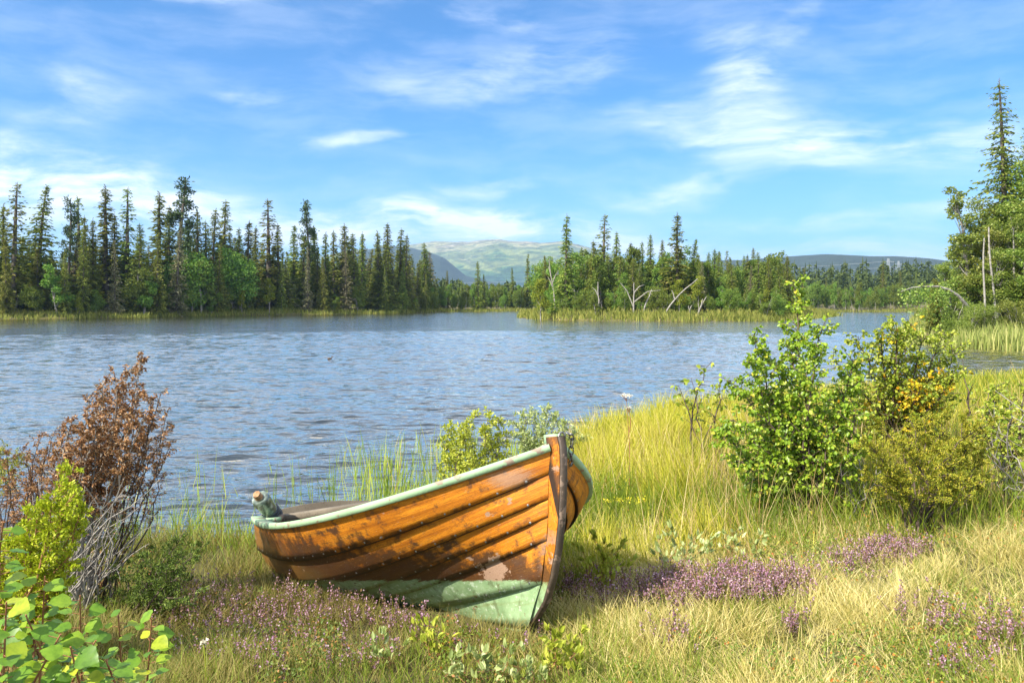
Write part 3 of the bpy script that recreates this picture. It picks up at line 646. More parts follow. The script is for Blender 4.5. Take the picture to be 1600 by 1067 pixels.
# ------------------------------------------------------------------ the boat
POSE = [.2821, 3.8149, .2446, .5484, .1882, .09]
BC = np.array([[[.097,.028,.921],[.757,1.053,.531],[1.813,.946,.485],[3.124,.691,.522]],[[.12,.03,.813],[.796,.887,.409],[1.822,.768,.268],[3.083,.653,.327]],
 [[.128,.03,.695],[.843,.724,.341],[1.844,.606,.086],[3.044,.566,.179]],[[.132,.03,.612],[.887,.556,.287],[1.878,.472,-.018],[3.013,.457,.115]],
 [[.149,.03,.502],[.923,.385,.221],[1.918,.346,-.068],[2.988,.334,.108]],[[.206,.03,.296],[.947,.182,.116],[1.954,.169,-.108],[2.964,.174,.10]],
 [[.337,.028,.074],[.968,.02,.029],[1.99,.02,-.112],[2.939,.02,.10]]])
def boat_matrix():
    yaw, pit, rol = POSE[3:]; cy, sy = math.cos(yaw), math.sin(yaw)
    A = np.array([-sy, cy, 0]); B = np.array([-cy, -sy, 0]); Zv = np.array([0, 0, 1.])
    A2 = A*math.cos(pit)-Zv*math.sin(pit); Z2 = Zv*math.cos(pit)+A*math.sin(pit)
    B3 = B*math.cos(rol)+Z2*math.sin(rol); Z3 = Z2*math.cos(rol)-B*math.sin(rol)
    m_ = np.eye(4); m_[:3, 0] = A2; m_[:3, 1] = B3; m_[:3, 2] = Z3; m_[:3, 3] = POSE[:3]; return m_
BM = boat_matrix()
NU = 72; Uu = np.linspace(0, 1, NU)[:, None]
CV = np.array([(1-Uu)**3*c[0]+3*Uu*(1-Uu)**2*c[1]+3*Uu*Uu*(1-Uu)*c[2]+Uu**3*c[3] for c in BC])      # 7 x NU x 3
PLANE = ".317 -.0885a +.077|b|"
def paint_boat(name, kind):
    m, g = newmat(name)
    tc_ = g.n('ShaderNodeTexCoord'); uv = tc_.outputs['UV']; ob = tc_.outputs['Object']
    s = g.n('ShaderNodeSeparateXYZ', i={0: ob}); a, b, z = s.outputs
    pl = g.m('ADD', g.m('MULTIPLY', a, -.0885), g.m('MULTIPLY_ADD', g.m('ABSOLUTE', b), .077, .317))
    hgt = g.m('SUBTRACT', z, pl)                                       # height over the painted waterline
    gv = g.mapping(uv, scale=(1.6, 22, 1))
    dist = g.noise(g.mapping(uv, scale=(1.3, 5, 1)), 2.2, 3, .5, out=1)
    gv2 = g.n('ShaderNodeVectorMath', operation='MULTIPLY_ADD', i={0: dist, 1: (1.1, 1.9, 0), 2: gv}).outputs[0]
    grain = g.noise(gv2, 3.2, 6, .62, .4)
    rings = g.n('ShaderNodeTexWave', wave_type='BANDS', bands_direction='Y', i={'Vector': g.n('ShaderNodeVectorMath', operation='MULTIPLY_ADD', i={0: dist, 1: (.5, .62, 0), 2: g.mapping(uv, scale=(.35, 1.5, 1))}).outputs[0], 'Scale': 14., 'Distortion': 2.8, 'Detail': 3., 'Detail Scale': 1.2}).outputs[1]
    big = g.noise(g.mapping(uv, scale=(1, 2.2, 1)), 2.6, 4, .6); med = g.noise(ob, 11, 6, .68); fine = g.noise(g.mapping(uv, scale=(1, 2.5, 1)), 55, 4, .65)
    c = g.ramp(big, [(.28, (.33, .095, .006)), (.48, (.60, .20, .009)), (.68, (.84, .33, .020))])
    c = g.mix(g.m('MULTIPLY', g.sstep(rings, .74, .97), .65), c, (.16, .045, .006))
    c = g.mix(g.m('MULTIPLY', g.sstep(grain, .52, .66), .72), c, (.13, .04, .008))
    # old tar and damp soaked into the lower planks, plus lap shadow painted along each lap edge
    vv = g.n('ShaderNodeSeparateXYZ', i={0: uv}).outputs
    damp = g.m('ADD', g.m('SUBTRACT', g.m('MULTIPLY_ADD', a, .10, .10), hgt), g.m('MULTIPLY', g.m('SUBTRACT', med, .5), .55))
    damp = g.m('ADD', damp, g.m('MULTIPLY', g.m('SUBTRACT', big, .5), .30))
    damp = g.m('MULTIPLY', g.sstep(damp, -.05, .09), g.m('MULTIPLY_ADD', g.sstep(a, 2.3, 1.7), .35, .60))
    c = g.mix(g.m('MULTIPLY', damp, .93), c, (.032, .015, .008))
    lap_shade = g.m('MULTIPLY', g.sstep(g.m('FRACT', vv[1]), .72, 1.), g.sstep(med, .40, .60))
    c = g.mix(g.m('MULTIPLY', lap_shade, .75), c, (.05, .022, .010))
    c = g.mix(g.sstep(g.m('MULTIPLY_ADD', g.m('SUBTRACT', fine, .5), .05, g.m('FRACT', vv[1])), .925, .965), c, (.028, .016, .010))  # thin dark line painted as the shadow under each lap
    c = g.mix(g.m('MULTIPLY', g.sstep(fine, .60, .70), .65), c, (.06, .028, .012))
    c = g.mix(g.m('MULTIPLY', g.sstep(med, .52, .64), .75), c, (.085, .04, .02))
    c = g.mix(g.m('MULTIPLY', g.sstep(g.noise(g.mapping(uv, scale=(.6, 9, 1)), 6, 5, .7), .56, .68), .6), c, (.12, .05, .015))
    c = g.mix(g.sstep(g.noise(g.mapping(uv, scale=(1.5, 4, 1)), 16, 5, .6), .665, .68), c, (.42, .33, .26))
    # dull khaki patina on the stern quarter
    c = g.mix(g.m('MULTIPLY', g.sstep(g.m('SUBTRACT', g.m('ADD', a, g.m('MULTIPLY', med, .8)), g.m('MULTIPLY', hgt, 3.2)), 1.75, 2.3), .55), c, (.13, .085, .018))
    # bare peeled patches
    pe = g.sstep(g.noise(g.mapping(ob, scale=(1, 1, 1.6)), 6.5, 7, .6), .665, .685)
    spot = g.n('ShaderNodeVectorMath', operation='DISTANCE', i={0: g.n('ShaderNodeVectorMath', operation='MULTIPLY', i={0: ob, 1: (1, 1, 1)}).outputs[0], 1: (.47, .145, .345)}).outputs[1]
    spot = g.sstep(g.m('ADD', spot, g.m('MULTIPLY', g.m('SUBTRACT', med, .5), .42)), .085, .078)
    spot2 = g.n('ShaderNodeVectorMath', operation='DISTANCE', i={0: g.mapping(ob, scale=(.55, 1, 2.2)), 1: (.22*.55, .19, .79*2.2)}).outputs[1]
    spot2 = g.m('MULTIPLY', g.sstep(g.m('ADD', spot2, g.m('MULTIPLY', g.m('SUBTRACT', grain, .5), .5)), .10, .07), .8)
    nearstem = g.m('MULTIPLY', g.sstep(a, .22, .14), g.sstep(med, .50, .53))
    pe = g.m('MAXIMUM', g.m('MAXIMUM', pe, spot), g.m('MAXIMUM', spot2, g.m('MULTIPLY', nearstem, g.sstep(hgt, .35, .05))))
    c = g.mix(g.m('MULTIPLY', pe, .9), c, g.ramp(fine, [(.3, (.24, .14, .085)), (.7, (.46, .31, .22))]))
    # green below the waterline
    gm = g.sstep(g.m('ADD', hgt, g.m('ADD', g.m('MULTIPLY', g.m('SUBTRACT', fine, .5), .04), g.m('MULTIPLY', g.m('SUBTRACT', big, .5), .05))), .003, -.003)
    gm = g.m('MULTIPLY', gm, g.sstep(g.noise(g.mapping(ob, loc=(7, 3, 1), scale=(1, 1, 1.5)), 9, 7, .7), .66, .63))
    gc = g.ramp(med, [(.3, (.17, .27, .125)), (.5, (.24, .36, .18)), (.7, (.33, .46, .26))])
    gc = g.mix(g.m('MULTIPLY', g.sstep(big, .50, .72), .55), gc, (.17, .16, .035))
    gc = g.mix(g.m('MULTIPLY', g.sstep(g.noise(ob, 34, 6, .7), .575, .60), .75), gc, (.50, .60, .44))
    gc = g.mix(g.m('MULTIPLY', g.sstep(g.noise(g.mapping(ob, scale=(1, 1, .4)), 20, 6, .7), .56, .64), .6), gc, (.10, .12, .05))
    gc = g.mix(g.m('MULTIPLY', g.sstep(g.m('ADD', hgt, g.m('MULTIPLY', med, .25)), -.05, -.18), .7), gc, (.10, .075, .035))
    gc = g.mix(g.sstep(g.noise(g.mapping(ob, loc=(3, 1, 2)), 15, 6, .7), .64, .655), gc, (.20, .10, .05))
    c = g.mix(gm, c, gc)
    h = g.m('ADD', g.m('MULTIPLY', fine, .5), g.m('MULTIPLY', g.m('SUBTRACT', grain, pe), .4))
    bmp = g.n('ShaderNodeBump', i={'Strength': .5, 'Distance': .004, 'Height': h}).outputs[0]
    ro = g.m('MULTIPLY_ADD', fine, .35, .42)
    out(g, g.n('ShaderNodeBsdfPrincipled', i={'Base Color': c, 'Roughness': ro, 'Specular IOR Level': .35, 'Normal': bmp}).outputs[0])
    return m
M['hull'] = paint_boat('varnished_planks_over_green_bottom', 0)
def worn(name, base, base2, under, thr=.6, sc_=9, rough=.6, st=(1, 1, 1)):
    m, g = newmat(name); ob = g.n('ShaderNodeTexCoord').outputs['Object']
    n1 = g.noise(g.mapping(ob, scale=st), sc_, 7, .66); n2 = g.noise(ob, 45, 4, .6); n3 = g.noise(ob, 3, 3)
    c = g.ramp(n3, [(.35, base), (.65, base2)]); c = g.mix(g.m('MULTIPLY', g.sstep(n2, .55, .7), .35), c, under)
    c = g.mix(g.sstep(n1, thr, thr+.03), c, under)
    b = g.n('ShaderNodeBump', i={'Strength': .5, 'Distance': .003, 'Height': n2}).outputs[0]
    out(g, g.n('ShaderNodeBsdfPrincipled', i={'Base Color': c, 'Roughness': rough, 'Normal': b}).outputs[0]); return m
M['rail'] = worn('peeling_green_rail_paint', (.25, .39, .22), (.34, .50, .30), (.26, .20, .15), .575, 8, st=(1, 1, 2))
M['darkwood'] = worn('blackened_wood', (.045, .032, .023), (.085, .06, .04), (.20, .14, .10), .56, 14)
M['greywood'] = worn('weathered_grey_wood', (.13, .105, .075), (.20, .165, .12), (.06, .05, .04), .58, 20, .8, (6, 6, 6))
M['stem'] = worn('peeling_stem_varnish', (.42, .13, .01), (.62, .22, .015), (.36, .24, .17), .60, 8)
m, g = newmat('dull_iron'); n_ = g.noise(g.n('ShaderNodeTexCoord').outputs['Object'], 60, 3)
out(g, g.n('ShaderNodeBsdfPrincipled', i={'Base Color': g.ramp(n_, [(.4, (.16, .16, .16)), (.6, (.34, .34, .33))]), 'Metallic': .8, 'Roughness': .42}).outputs[0]); M['iron'] = m

boat = empty('rowing_boat'); boat.matrix_world = Matrix(BM.tolist())
tag(boat, 'old clinker-built rowing boat, orange varnish above a peeling green bottom, beached in the heather', 'rowing boat')
hull = MB(); rv = MB()
def strakes():
    nv = 5
    for sg in (1, -1):
        for j in range(6):
            A, B = CV[j]*[1, sg, 1], CV[j+1]*[1, sg, 1]
            T = np.gradient((A+B)/2, axis=0); X = B-A
            n = np.cross(T, X); n /= np.linalg.norm(n, axis=1)[:, None]+1e-9; n *= np.where((n[:, 1]*sg) > 0, 1, -1)[:, None]
            wdt = np.linalg.norm(X, axis=1)[:, None]
            lap = .016*np.clip(Uu/.04, .25, 1)
            rows = []
            for v in np.linspace(0, 1, nv):
                ve = v*(1+(.010/np.maximum(wdt, .02) if j < 5 else 0))
                rows.append(A+X*ve+n*(.001+lap*v+.004*np.sin(v*np.pi)))
            rows.append(rows[-1]-n*(lap+.004))                      # lower lip
            inner = [A-n*.010, B-n*.010]
            V = np.concatenate(rows); nr_ = len(rows)
            i, k = np.meshgrid(np.arange(nr_-1), np.arange(NU-1), indexing='ij')
            f = np.stack([i*NU+k, (i+1)*NU+k, (i+1)*NU+k+1, i*NU+k+1], -1).reshape(-1, 4)
            L = np.concatenate([[0], np.cumsum(np.linalg.norm(np.diff((A+B)/2, axis=0), axis=1))])
            vs = list(np.linspace(0, .98, nv))+[.99]
            UVg = np.array([[(L[q]+j*5.3+sg*2, j*1+vs[p]) for q in range(NU)] for p in range(nr_)]).reshape(-1, 2)
            if sg < 0: f = f[:, ::-1]
            hull.add(V, f, 0, UVg[f].reshape(-1, 2))
            Vi = np.concatenate(inner); k = np.arange(NU-1); fi = np.stack([k, k+1, NU+k+1, NU+k], 1)
            if sg < 0: fi = fi[:, ::-1]
            hull.add(Vi, fi, 1)
            if j < 5:                                              # clench nails along the lap
                for q, s_ in enumerate(np.arange(.035, .98, .047)):
                    kk = s_*(NU-1); k0 = int(kk); w = kk-k0
                    p = (rows[nv-1][k0]*(1-w)+rows[nv-1][k0+1]*w)*.90+(A[k0]*.10); nn = n[k0]
                    p = p+nn*.0005; t1 = T[k0]/np.linalg.norm(T[k0]); t2 = np.cross(nn, t1); an = np.arange(6)*np.pi/3
                    ring = p+.0075*(np.cos(an)[:, None]*t1+np.sin(an)[:, None]*t2); rv.add(np.vstack([ring, p+nn*.005]), [(a_, (a_+1) % 6, 6) for a_ in range(6)])
strakes()
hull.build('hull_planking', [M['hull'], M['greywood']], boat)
tag(rv.build('clench_nails', M['iron'], boat), kind='stuff')
# stem and keel
SO = np.array([(.040,.985),(.024,.93),(.024,.85),(.031,.77),(.040,.68),(.052,.60),(.087,.457),(.139,.321),(.207,.203),(.298,.115),(.40,.045),(.60,.0),(.97,-.030),(1.5,-.065),(2.,-.09),(2.5,-.07),(2.96,.05)])
SI = np.array([(.130,.985),(.120,.93),(.122,.85),(.136,.77),(.142,.68),(.148,.60),(.170,.457),(.225,.321),(.285,.225),(.37,.14),(.50,.075),(.68,.055),(1.0,.03),(1.5,-.005),(2.,-.03),(2.5,0.),(2.90,.12)])
sm = MB(); fm = MB(); n = len(SO)
for sg in (1, -1):
    V = np.concatenate([np.c_[SO[:, 0]+.012, np.full(n, .019*sg), SO[:, 1]], np.c_[SI[:, 0], np.full(n, .034*sg), SI[:, 1]]])
    k = np.arange(n-1); f = np.stack([k, k+1, n+k+1, n+k], 1); f = f if sg > 0 else f[:, ::-1]; sm.add(V, f, 0, np.c_[V[:, 2]*1.3+9*sg, 3.1+V[:, 0]*1.2-V[:, 2]*.3][f].reshape(-1, 2))
k = np.arange(n-1)
V = np.concatenate([np.c_[SI[:, 0], np.full(n, .034), SI[:, 1]], np.c_[SI[:, 0], np.full(n, -.034), SI[:, 1]]]); sm.add(V, np.stack([k, k+1, n+k+1, n+k], 1))
sm.add([(SO[0,0]+.012,.019,.985),(SI[0,0],.034,.985),(SI[0,0],-.034,.985),(SO[0,0]+.012,-.019,.985)], [(0, 1, 2, 3)])
o = sm.build('stem', [M['hull']], boat)
# dark leading edge strip
nrm = np.gradient(SO, axis=0); nrm = np.c_[nrm[:, 1], -nrm[:, 0]]; nrm /= np.linalg.norm(nrm, axis=1)[:, None]; nrm = np.where(nrm[:, :1] > 0, -nrm, nrm)
prof = [(.007, .0195), (0, .0185), (-.005, .012), (-.005, -.012), (0, -.0185), (.007, -.0195)]
V = np.concatenate([np.c_[SO[:, 0]-nrm[:, 0]*d, np.full(n, b), SO[:, 1]-nrm[:, 1]*d] for d, b in prof])
f = np.concatenate([np.stack([q*n+k, (q+1)*n+k, (q+1)*n+k+1, q*n+k+1], 1) for q in range(5)]); fm.add(V, f)
fm.add([(SO[0,0]+.014,.019,.986),(SO[0,0]-.006,.018,.986),(SO[0,0]-.006,-.018,.986),(SO[0,0]+.014,-.019,.986)], [(0, 1, 2, 3)])
o = fm.build('stem_band', M['darkwood'], boat); tag(o, 'blackened leading edge of the stem')
# green painted foot of the stem, sheer rails, breasthook
for sg in (1, -1):
    rm_ = MB(); C = CV[0]*[1, sg, 1]; T = np.gradient(C, axis=0); T /= np.linalg.norm(T, axis=1)[:, None]
    n = np.cross(T, [0, 0, 1.]); n /= np.linalg.norm(n, axis=1)[:, None]; n *= np.where(n[:, 1]*sg > 0, 1, -1)[:, None]; up = np.cross(n, T); up *= np.where(up[:, 2] > 0, 1, -1)[:, None]
    wd = np.interp(Uu[:, 0], [0, .05, .6, .9, 1], [.0, .012, .012, .03, .05])[:, None]
    prof = [(.020, -.006), (.022, .026), (.016, .030), (-.028, .030), (-.030, .024), (-.030, -.006)]
    rows = [C+n*(a if a > 0 else a-wd)+up*b for a, b in prof]
    V = np.concatenate(rows); q6 = len(prof); i, k = np.meshgrid(np.arange(q6), np.arange(NU-1), indexing='ij'); i2 = (i+1) % q6
    f = np.stack([i*NU+k, i2*NU+k, i2*NU+k+1, i*NU+k+1], -1).reshape(-1, 4); rm_.add(V, f)
    rm_.add(np.array([r_[-1] for r_ in rows]), [list(range(q6))]); rm_.add(np.array([r_[0] for r_ in rows]), [list(range(q6))])
    rm_.build('gunwale', M['rail'], boat)
bh = MB(); z0 = CV[0][8]
bh.add([(.13,.03,.955),(.13,-.03,.955),(.30,-.15,.872),(.30,.15,.872),(.13,.03,.915),(.13,-.03,.915),(.30,-.15,.832),(.30,.15,.832)], [(0,3,2,1),(4,5,6,7),(0,1,5,4),(1,2,6,5),(2,3,7,6),(3,0,4,7)])
bh.build('breasthook', M['rail'], boat)
bk = MB(); bk.box((.120, 0, .972), (.045, .022, .026)); o = bk.build('stem_head_block', M['rail'], boat)
# transom with crowned top, corner knees
tm = MB(); ring = [CV[j][-1] for j in range(7)]; pts = ring+[p*[1, -1, 1] for p in ring[::-1]]
pts = np.array(pts); crown = [np.array([3.13, y, .545+.10*(1-(y/.69)**2)]) for y in np.linspace(-.62, .62, 9)]
P = np.vstack([pts, crown]); nP = len(P); Q = P+np.array([.03, 0, 0]); tm.add(np.vstack([P-[.003, 0, 0], Q]), [list(range(nP))]); tm.add(np.vstack([P, Q]), [list(range(nP, 2*nP))[::-1]])
tm.add(np.vstack([P, Q]), [(i, (i+1) % nP, nP+(i+1) % nP, nP+i) for i in range(nP)]); tm.build('transom', M['greywood'], boat)
for sg in (1, -1):
    kn = MB(); c0 = CV[0][-1]; c1 = CV[0][int(NU*.86)]
    tri = np.array([(c0[0]-.005, (c0[1]-.03)*sg, c0[2]+.026), (c1[0], (c1[1]-.035)*sg, c1[2]+.026), (c0[0]-.12, (c0[1]-.20)*sg, c0[2]+.030), (c0[0]-.005, (c0[1]-.36)*sg, c0[2]+.036)])
    kn.add(np.vstack([tri, tri-[0, 0, .03]]), [(0, 1, 2, 3), (7, 6, 5, 4), (0, 4, 5, 1), (1, 5, 6, 2), (2, 6, 7, 3), (3, 7, 4, 0)]); kn.build('stern_knee', M['rail'], boat)
def thwart(u, dz, w):
    k = int(u*(NU-1)); c = CV[1][k]; t = MB(); t.box((c[0], 0, c[2]+dz), (w/2, c[1]-.012, .014)); t.build('thwart', M['greywood'], boat)
thwart(.36, .03, .2); thwart(.70, .05, .2)
for u in (.14, .26, .38, .50, .62, .74, .86):
    k = int(u*(NU-1)); rb = MB(); L_ = [CV[j][k]*[1, s, 1] for s, seq in ((1, range(0, 7)), (-1, range(6, -1, -1))) for j in seq]
    L_ = np.array(L_); cen = np.array([L_[0, 0], 0, L_[0, 2]+.1]); L_ = L_+(cen-L_)/np.linalg.norm(cen-L_, axis=1)[:, None]*.022
    rb.tube(L_, .014, 4); rb.build('rib', M['greywood'], boat)
# shackle ring on the stem and the chain hanging from it
rg = MB(); an = np.linspace(0, 2*np.pi, 15)
rg.tube(np.stack([.055+.0*an, -.012+.021*np.cos(an), .972+.034*np.sin(an)], 1)@np.array([[1, 0, 0], [0, 1, 0], [0, 0, 1]]), .0055, 6, cap=False); rg.build('stem_ring', M['iron'], boat)
def W3(p): return (BM[:3, :3]@np.asarray(p, float))+BM[:3, 3]
def chain():
    root = empty('mooring_chain', tuple(W3((.04, -.03, .95)))); tag(root, 'short grey iron chain hanging from the ring at the bow', 'chain'); o = np.array(root.location)
    path = [W3(p) for p in [(.012, -.010, 1.0), (.010, -.034, .992), (.030, -.055, .97), (.050, -.062, .935), (.068, -.072, .90), (.082, -.082, .872), (.095, -.085, .845), (.10, -.098, .862)]]
    path = np.array(path)-o
    for k in range(len(path)-1):
        a, b = path[k], path[k+1]; d = b-a; L = np.linalg.norm(d); d = d/L; s = np.cross(d, [0, 0, 1.] if k % 2 else [1., .3, 0]); s /= np.linalg.norm(s); c = (a+b)/2
        th = np.linspace(0, 2*np.pi, 13); lk = MB(); lk.tube(c+np.cos(th)[:, None]*d*(L*.68)+np.sin(th)[:, None]*s*.0115, .0036, 5, cap=False); lk.build('link', M['iron'], root, True)
chain()
# weathered plank lying over the transom, capped post at the stern corner
def wp(px, py, D): return np.array([at(px, D), D, hz_(py, D)])
def beam(A, B, w, h, up=(0, 0, 1)):
    d = B-A; L = np.linalg.norm(d); d = d/L; s = np.cross(d, up); s /= np.linalg.norm(s); u = np.cross(s, d)
    V = np.array([(A if e == 0 else B)+s*w*p+u*h*q for e in (0, 1) for p, q in ((-.5, -.5), (.5, -.5), (.5, .5), (-.5, .5))])
    return V, [(0, 3, 2, 1), (4, 5, 6, 7), (0, 1, 5, 4), (1, 2, 6, 5), (2, 3, 7, 6), (3, 0, 4, 7)]
pk = empty('plank', tuple(wp(412, 817, 6.08))); tag(pk, 'weathered grey plank lying across the stern of the boat', 'plank'); o = np.array(pk.location)
q = MB(); q.add(*beam(wp(440, 811, 6.16)-o, wp(655, 777, 6.74)-o, .07, .052)); q.build('board', M['greywood'], pk)
q = MB(); q.add(*beam(wp(408, 820, 6.04)-o, wp(441, 808, 6.15)-o, .085, .062)); q.build('end_block', M['darkwood'], pk)
m, g = newmat('cloudy_green_glass'); n_ = g.noise(g.n('ShaderNodeTexCoord').outputs['Object'], 30, 4)
out(g, g.n('ShaderNodeBsdfPrincipled', i={'Base Color': g.ramp(n_, [(.35, (.04, .06, .05)), (.6, (.16, .20, .16)), (.7, (.4, .45, .4))]), 'Roughness': .12, 'Specular IOR Level': .8, 'Coat Weight': .5}).outputs[0]); M['glass'] = m
m, g = newmat('dark_blue_rubber'); out(g, g.n('ShaderNodeBsdfPrincipled', i={'Base Color': (.012, .02, .032, 1), 'Roughness': .25}).outputs[0]); M['rubber'] = m
m, g = newmat('end_grain_wood'); n_ = g.noise(g.n('ShaderNodeTexCoord').outputs['Object'], 50, 3); out(g, g.n('ShaderNodeBsdfPrincipled', i={'Base Color': g.ramp(n_, [(.4, (.22, .11, .05)), (.6, (.40, .24, .12))]), 'Roughness': .8}).outputs[0]); M['endgrain'] = m
def capped_post():
    a = wp(448, 828, 6.30); b = wp(405, 777, 5.98); root = empty('capped_post', tuple(a)); tag(root, 'short wooden post capped with cloudy green glass and dark bands at the stern corner', 'post')
    d = b-a; pt = lambda t: d*t
    q = MB(); q.tube([pt(0), pt(.5)], .032, 10); q.build('post', M['greywood'], root, False)
    q = MB(); q.tube([pt(.38), pt(.42), pt(.5), pt(.7), pt(.93), pt(.99), pt(1.0)], [.030, .040, .052, .060, .064, .060, .048], 18); q.build('glass_cap', M['glass'], root, True)
    for t in (.47, .56, .61):
        q = MB(); q.tube([pt(t-.02), pt(t-.01), pt(t+.01), pt(t+.02)], [.052, .066, .066, .055], 16); q.build('band', M['rubber'], root, True)
    q = MB(); q.tube([pt(.98), pt(1.0), pt(1.10)], [.034, .032, .028], 7); q.build('wooden_plug', M['endgrain'], root)
capped_post()
def water_bird():
    D = 2665/(562-473); root = empty('water_bird', (at(515, D), D, WZ)); tag(root, 'small dark duck swimming far out on the open lake', 'duck')
    root.scale = (.55, .55, .55)
    b = MB(); th = np.linspace(0, 1, 9); b.tube(np.stack([-.16+.32*th, 0*th, .05+.03*np.sin(th*3)+.05*(th < .1)], 1), [.01, .04, .065, .075, .078, .07, .06, .04, .015], 10)
    b.tube([(.10, 0, .07), (.14, 0, .13), (.145, 0, .18), (.19, 0, .185), (.24, 0, .175)], [.035, .025, .036, .03, .008], 8)
    b.build('body', M['darkwood'], root, True)
water_bird()

# ------------------------------------------------------------------ shrubs and plants
def leaf2(mb, P, D, N, L, Wd, fold=.22, mi=0):
    """folded ovate leaves, two quads each"""
    D = D/(np.linalg.norm(D, axis=1)[:, None]+1e-9); S = np.cross(D, N); S /= np.linalg.norm(S, axis=1)[:, None]+1e-9; U = np.cross(S, D)
    n = len(P); L = np.broadcast_to(L, (n,))[:, None]; Wd = np.broadcast_to(Wd, (n,))[:, None]
    a = P+D*L*.30; b = P+D*L*.70; h = U*Wd*fold
    V = np.stack([P, a-S*Wd*.5+h, b-S*Wd*.36+h*.7, P+D*L-U*L*.08, b+S*Wd*.36+h*.7, a+S*Wd*.5+h], 1)
    k = np.arange(n)[:, None]*6
    mb.add(V.reshape(-1, 3), np.concatenate([k+[0, 3, 2, 1], k+[0, 5, 4, 3]]), mi)
GL_ = lambda nm, c, **k: leafmat(nm, c, **k)
M['birch'] = leafmat('birch_leaves', [(0, (.12, .22, .015)), (.45, (.23, .36, .022)), (.8, (.34, .46, .04)), (.95, (.46, .50, .06)), (1, (.60, .50, .06))], .38, .38, .45)
M['birch2'] = leafmat('olive_birch_leaves', [(0, (.15, .22, .02)), (.5, (.28, .36, .03)), (1, (.48, .50, .07))], .38, .4, .4)
M['gold'] = leafmat('golden_birch_leaves', [(0, (.50, .46, .03)), (.6, (.68, .52, .03)), (1, (.66, .32, .02))], .4, .45)
M['birch_near'] = leafmat('near_birch_leaves', [(0, (.09, .20, .022)), (.5, (.17, .32, .03)), (.85, (.30, .42, .03)), (1, (.48, .50, .04))], .42, .36, .4, mott=90)
M['juniper'] = leafmat('bright_juniper_needles', [(0, (.20, .27, .01)), (.5, (.38, .46, .018)), (1, (.56, .58, .05))], .3, .5)
M['juniper_dk'] = leafmat('dark_juniper_needles', [(0, (.05, .085, .014)), (.6, (.11, .17, .025)), (1, (.22, .28, .05))], .25, .6)
M['juniper_ol'] = leafmat('olive_juniper_needles', [(0, (.15, .19, .018)), (.5, (.29, .32, .025)), (1, (.52, .42, .05))], .3, .6)
M['deadleaf'] = leafmat('dead_brown_needles', [(0, (.11, .045, .018)), (.5, (.28, .135, .055)), (.85, (.46, .26, .12)), (1, (.60, .42, .24))], .2, .7)
M['willow'] = leafmat('grey_green_willow_leaves', [(0, (.22, .29, .08)), (.5, (.38, .45, .16)), (1, (.60, .63, .34))], .35, .45, .4)
M['willow_y'] = leafmat('yellow_green_willow_leaves', [(0, (.24, .29, .03)), (.5, (.40, .45, .05)), (1, (.58, .58, .10))], .35, .45)
def shrub(name, base, tips, leafm, label, cat, twigs=7, twl=.22, lpt=7, L=.045, Wd=.036, bark='twig_dark', r0=.012, start=.15, seed=0, spread=.06, droop=-.35, kind='leaf', group=None, bend=.12, up=.3, foliage='leaves', extra=None, yj=.35):
    """base: ground point; tips: (px, py) or (px, py, D) of the stem ends"""
    r = np.random.default_rng(seed+100); root = empty(name, tuple(base)); tag(root, label, cat, group); st = MB(); lf = MB(); ex = MB() if extra else None
    D0 = base[1]
    for ti, tp in enumerate(tips):
        D = tp[2] if len(tp) > 2 else D0+r.uniform(-yj, yj); e = wp(tp[0], tp[1], D)-np.array(base)
        b0 = np.array([r.normal(0, spread), r.normal(0, spread), -.03]); n = 10; s = np.linspace(0, 1, n)[:, None]; H = np.linalg.norm(e)
        ctrl = b0*.5+e*.5+np.array([r.normal(0, bend)*H, r.normal(0, bend)*H, .12*H])
        P = (1-s)**2*b0+2*s*(1-s)*ctrl+s*s*e; P[1:-1] += r.normal(0, .012, (n-2, 3))
        st.tube(P, np.linspace(r0, r0*.22, n), 5)
        nt_ = max(2, int(twigs*H*(1+0)))
        for q in range(nt_):
            t = start+(1-start)*(q+r.random())/nt_; f = t*(n-1); i = min(int(f), n-2); p = P[i]+(P[i+1]-P[i])*(f-i)
            ax = P[i+1]-P[i]; ax /= np.linalg.norm(ax); v = rnd(r, 1)[0]; v -= ax*(v@ax)*.6; v /= np.linalg.norm(v)
            l = twl*r.uniform(.5, 1.2)*(1.1-.65*t); q2 = p+(v+ax*up*2)*l*.6; q3 = q2+(v*.8+ax*up+np.array([0, 0, .15]))*l*.4
            st.tube([p, q2, q3], [r0*.3, r0*.2, r0*.1], 3, cap=False)
            m_ = max(1, int(lpt*r.uniform(.7, 1.3))); w = r.random((m_, 1))**.8
            lp = np.where(w < .6, p+(q2-p)*w/.6, q2+(q3-q2)*(w-.6)/.4)
            if kind == 'leaf':
                d = v*.5+rnd(r, m_)*.8+np.array([0, 0, droop]); nn = rnd(r, m_)+np.array([-.3, -.5, .9]); lp = lp+d*.012
                sz = r.uniform(.65, 1.2, m_); tgt = lf
                if extra and extra[1](p+np.array(base), r): tgt = ex
                leaf2(tgt, lp, d, nn, L*sz, Wd*sz)
            elif kind == 'upleaf':
                d = ax*1.2+rnd(r, m_)*.55+np.array([0, 0, .5]); leaf2(lf, lp, d, rnd(r, m_)+np.array([-.4, -.5, .3]), L*r.uniform(.6, 1.1, m_), Wd, .12)
            else:
                d = (q3-p)/l+rnd(r, m_)*.75+np.array([0, 0, droop]); quads_at(lf, lp+r.normal(0, .006, (m_, 3)), d, rnd(r, m_), L*r.uniform(.5, 1.2, m_), Wd*r.uniform(.7, 1.3, m_))
    st.build('stems', M[bark], root, True)
    if lf.n: lf.build(foliage, M[leafm], root)
    if ex is not None and ex.n: tag(ex.build('yellow_leaves', M[extra[0]], root), 'golden autumn leaves')
    return root
def gb(px, py): return gp(px, py)
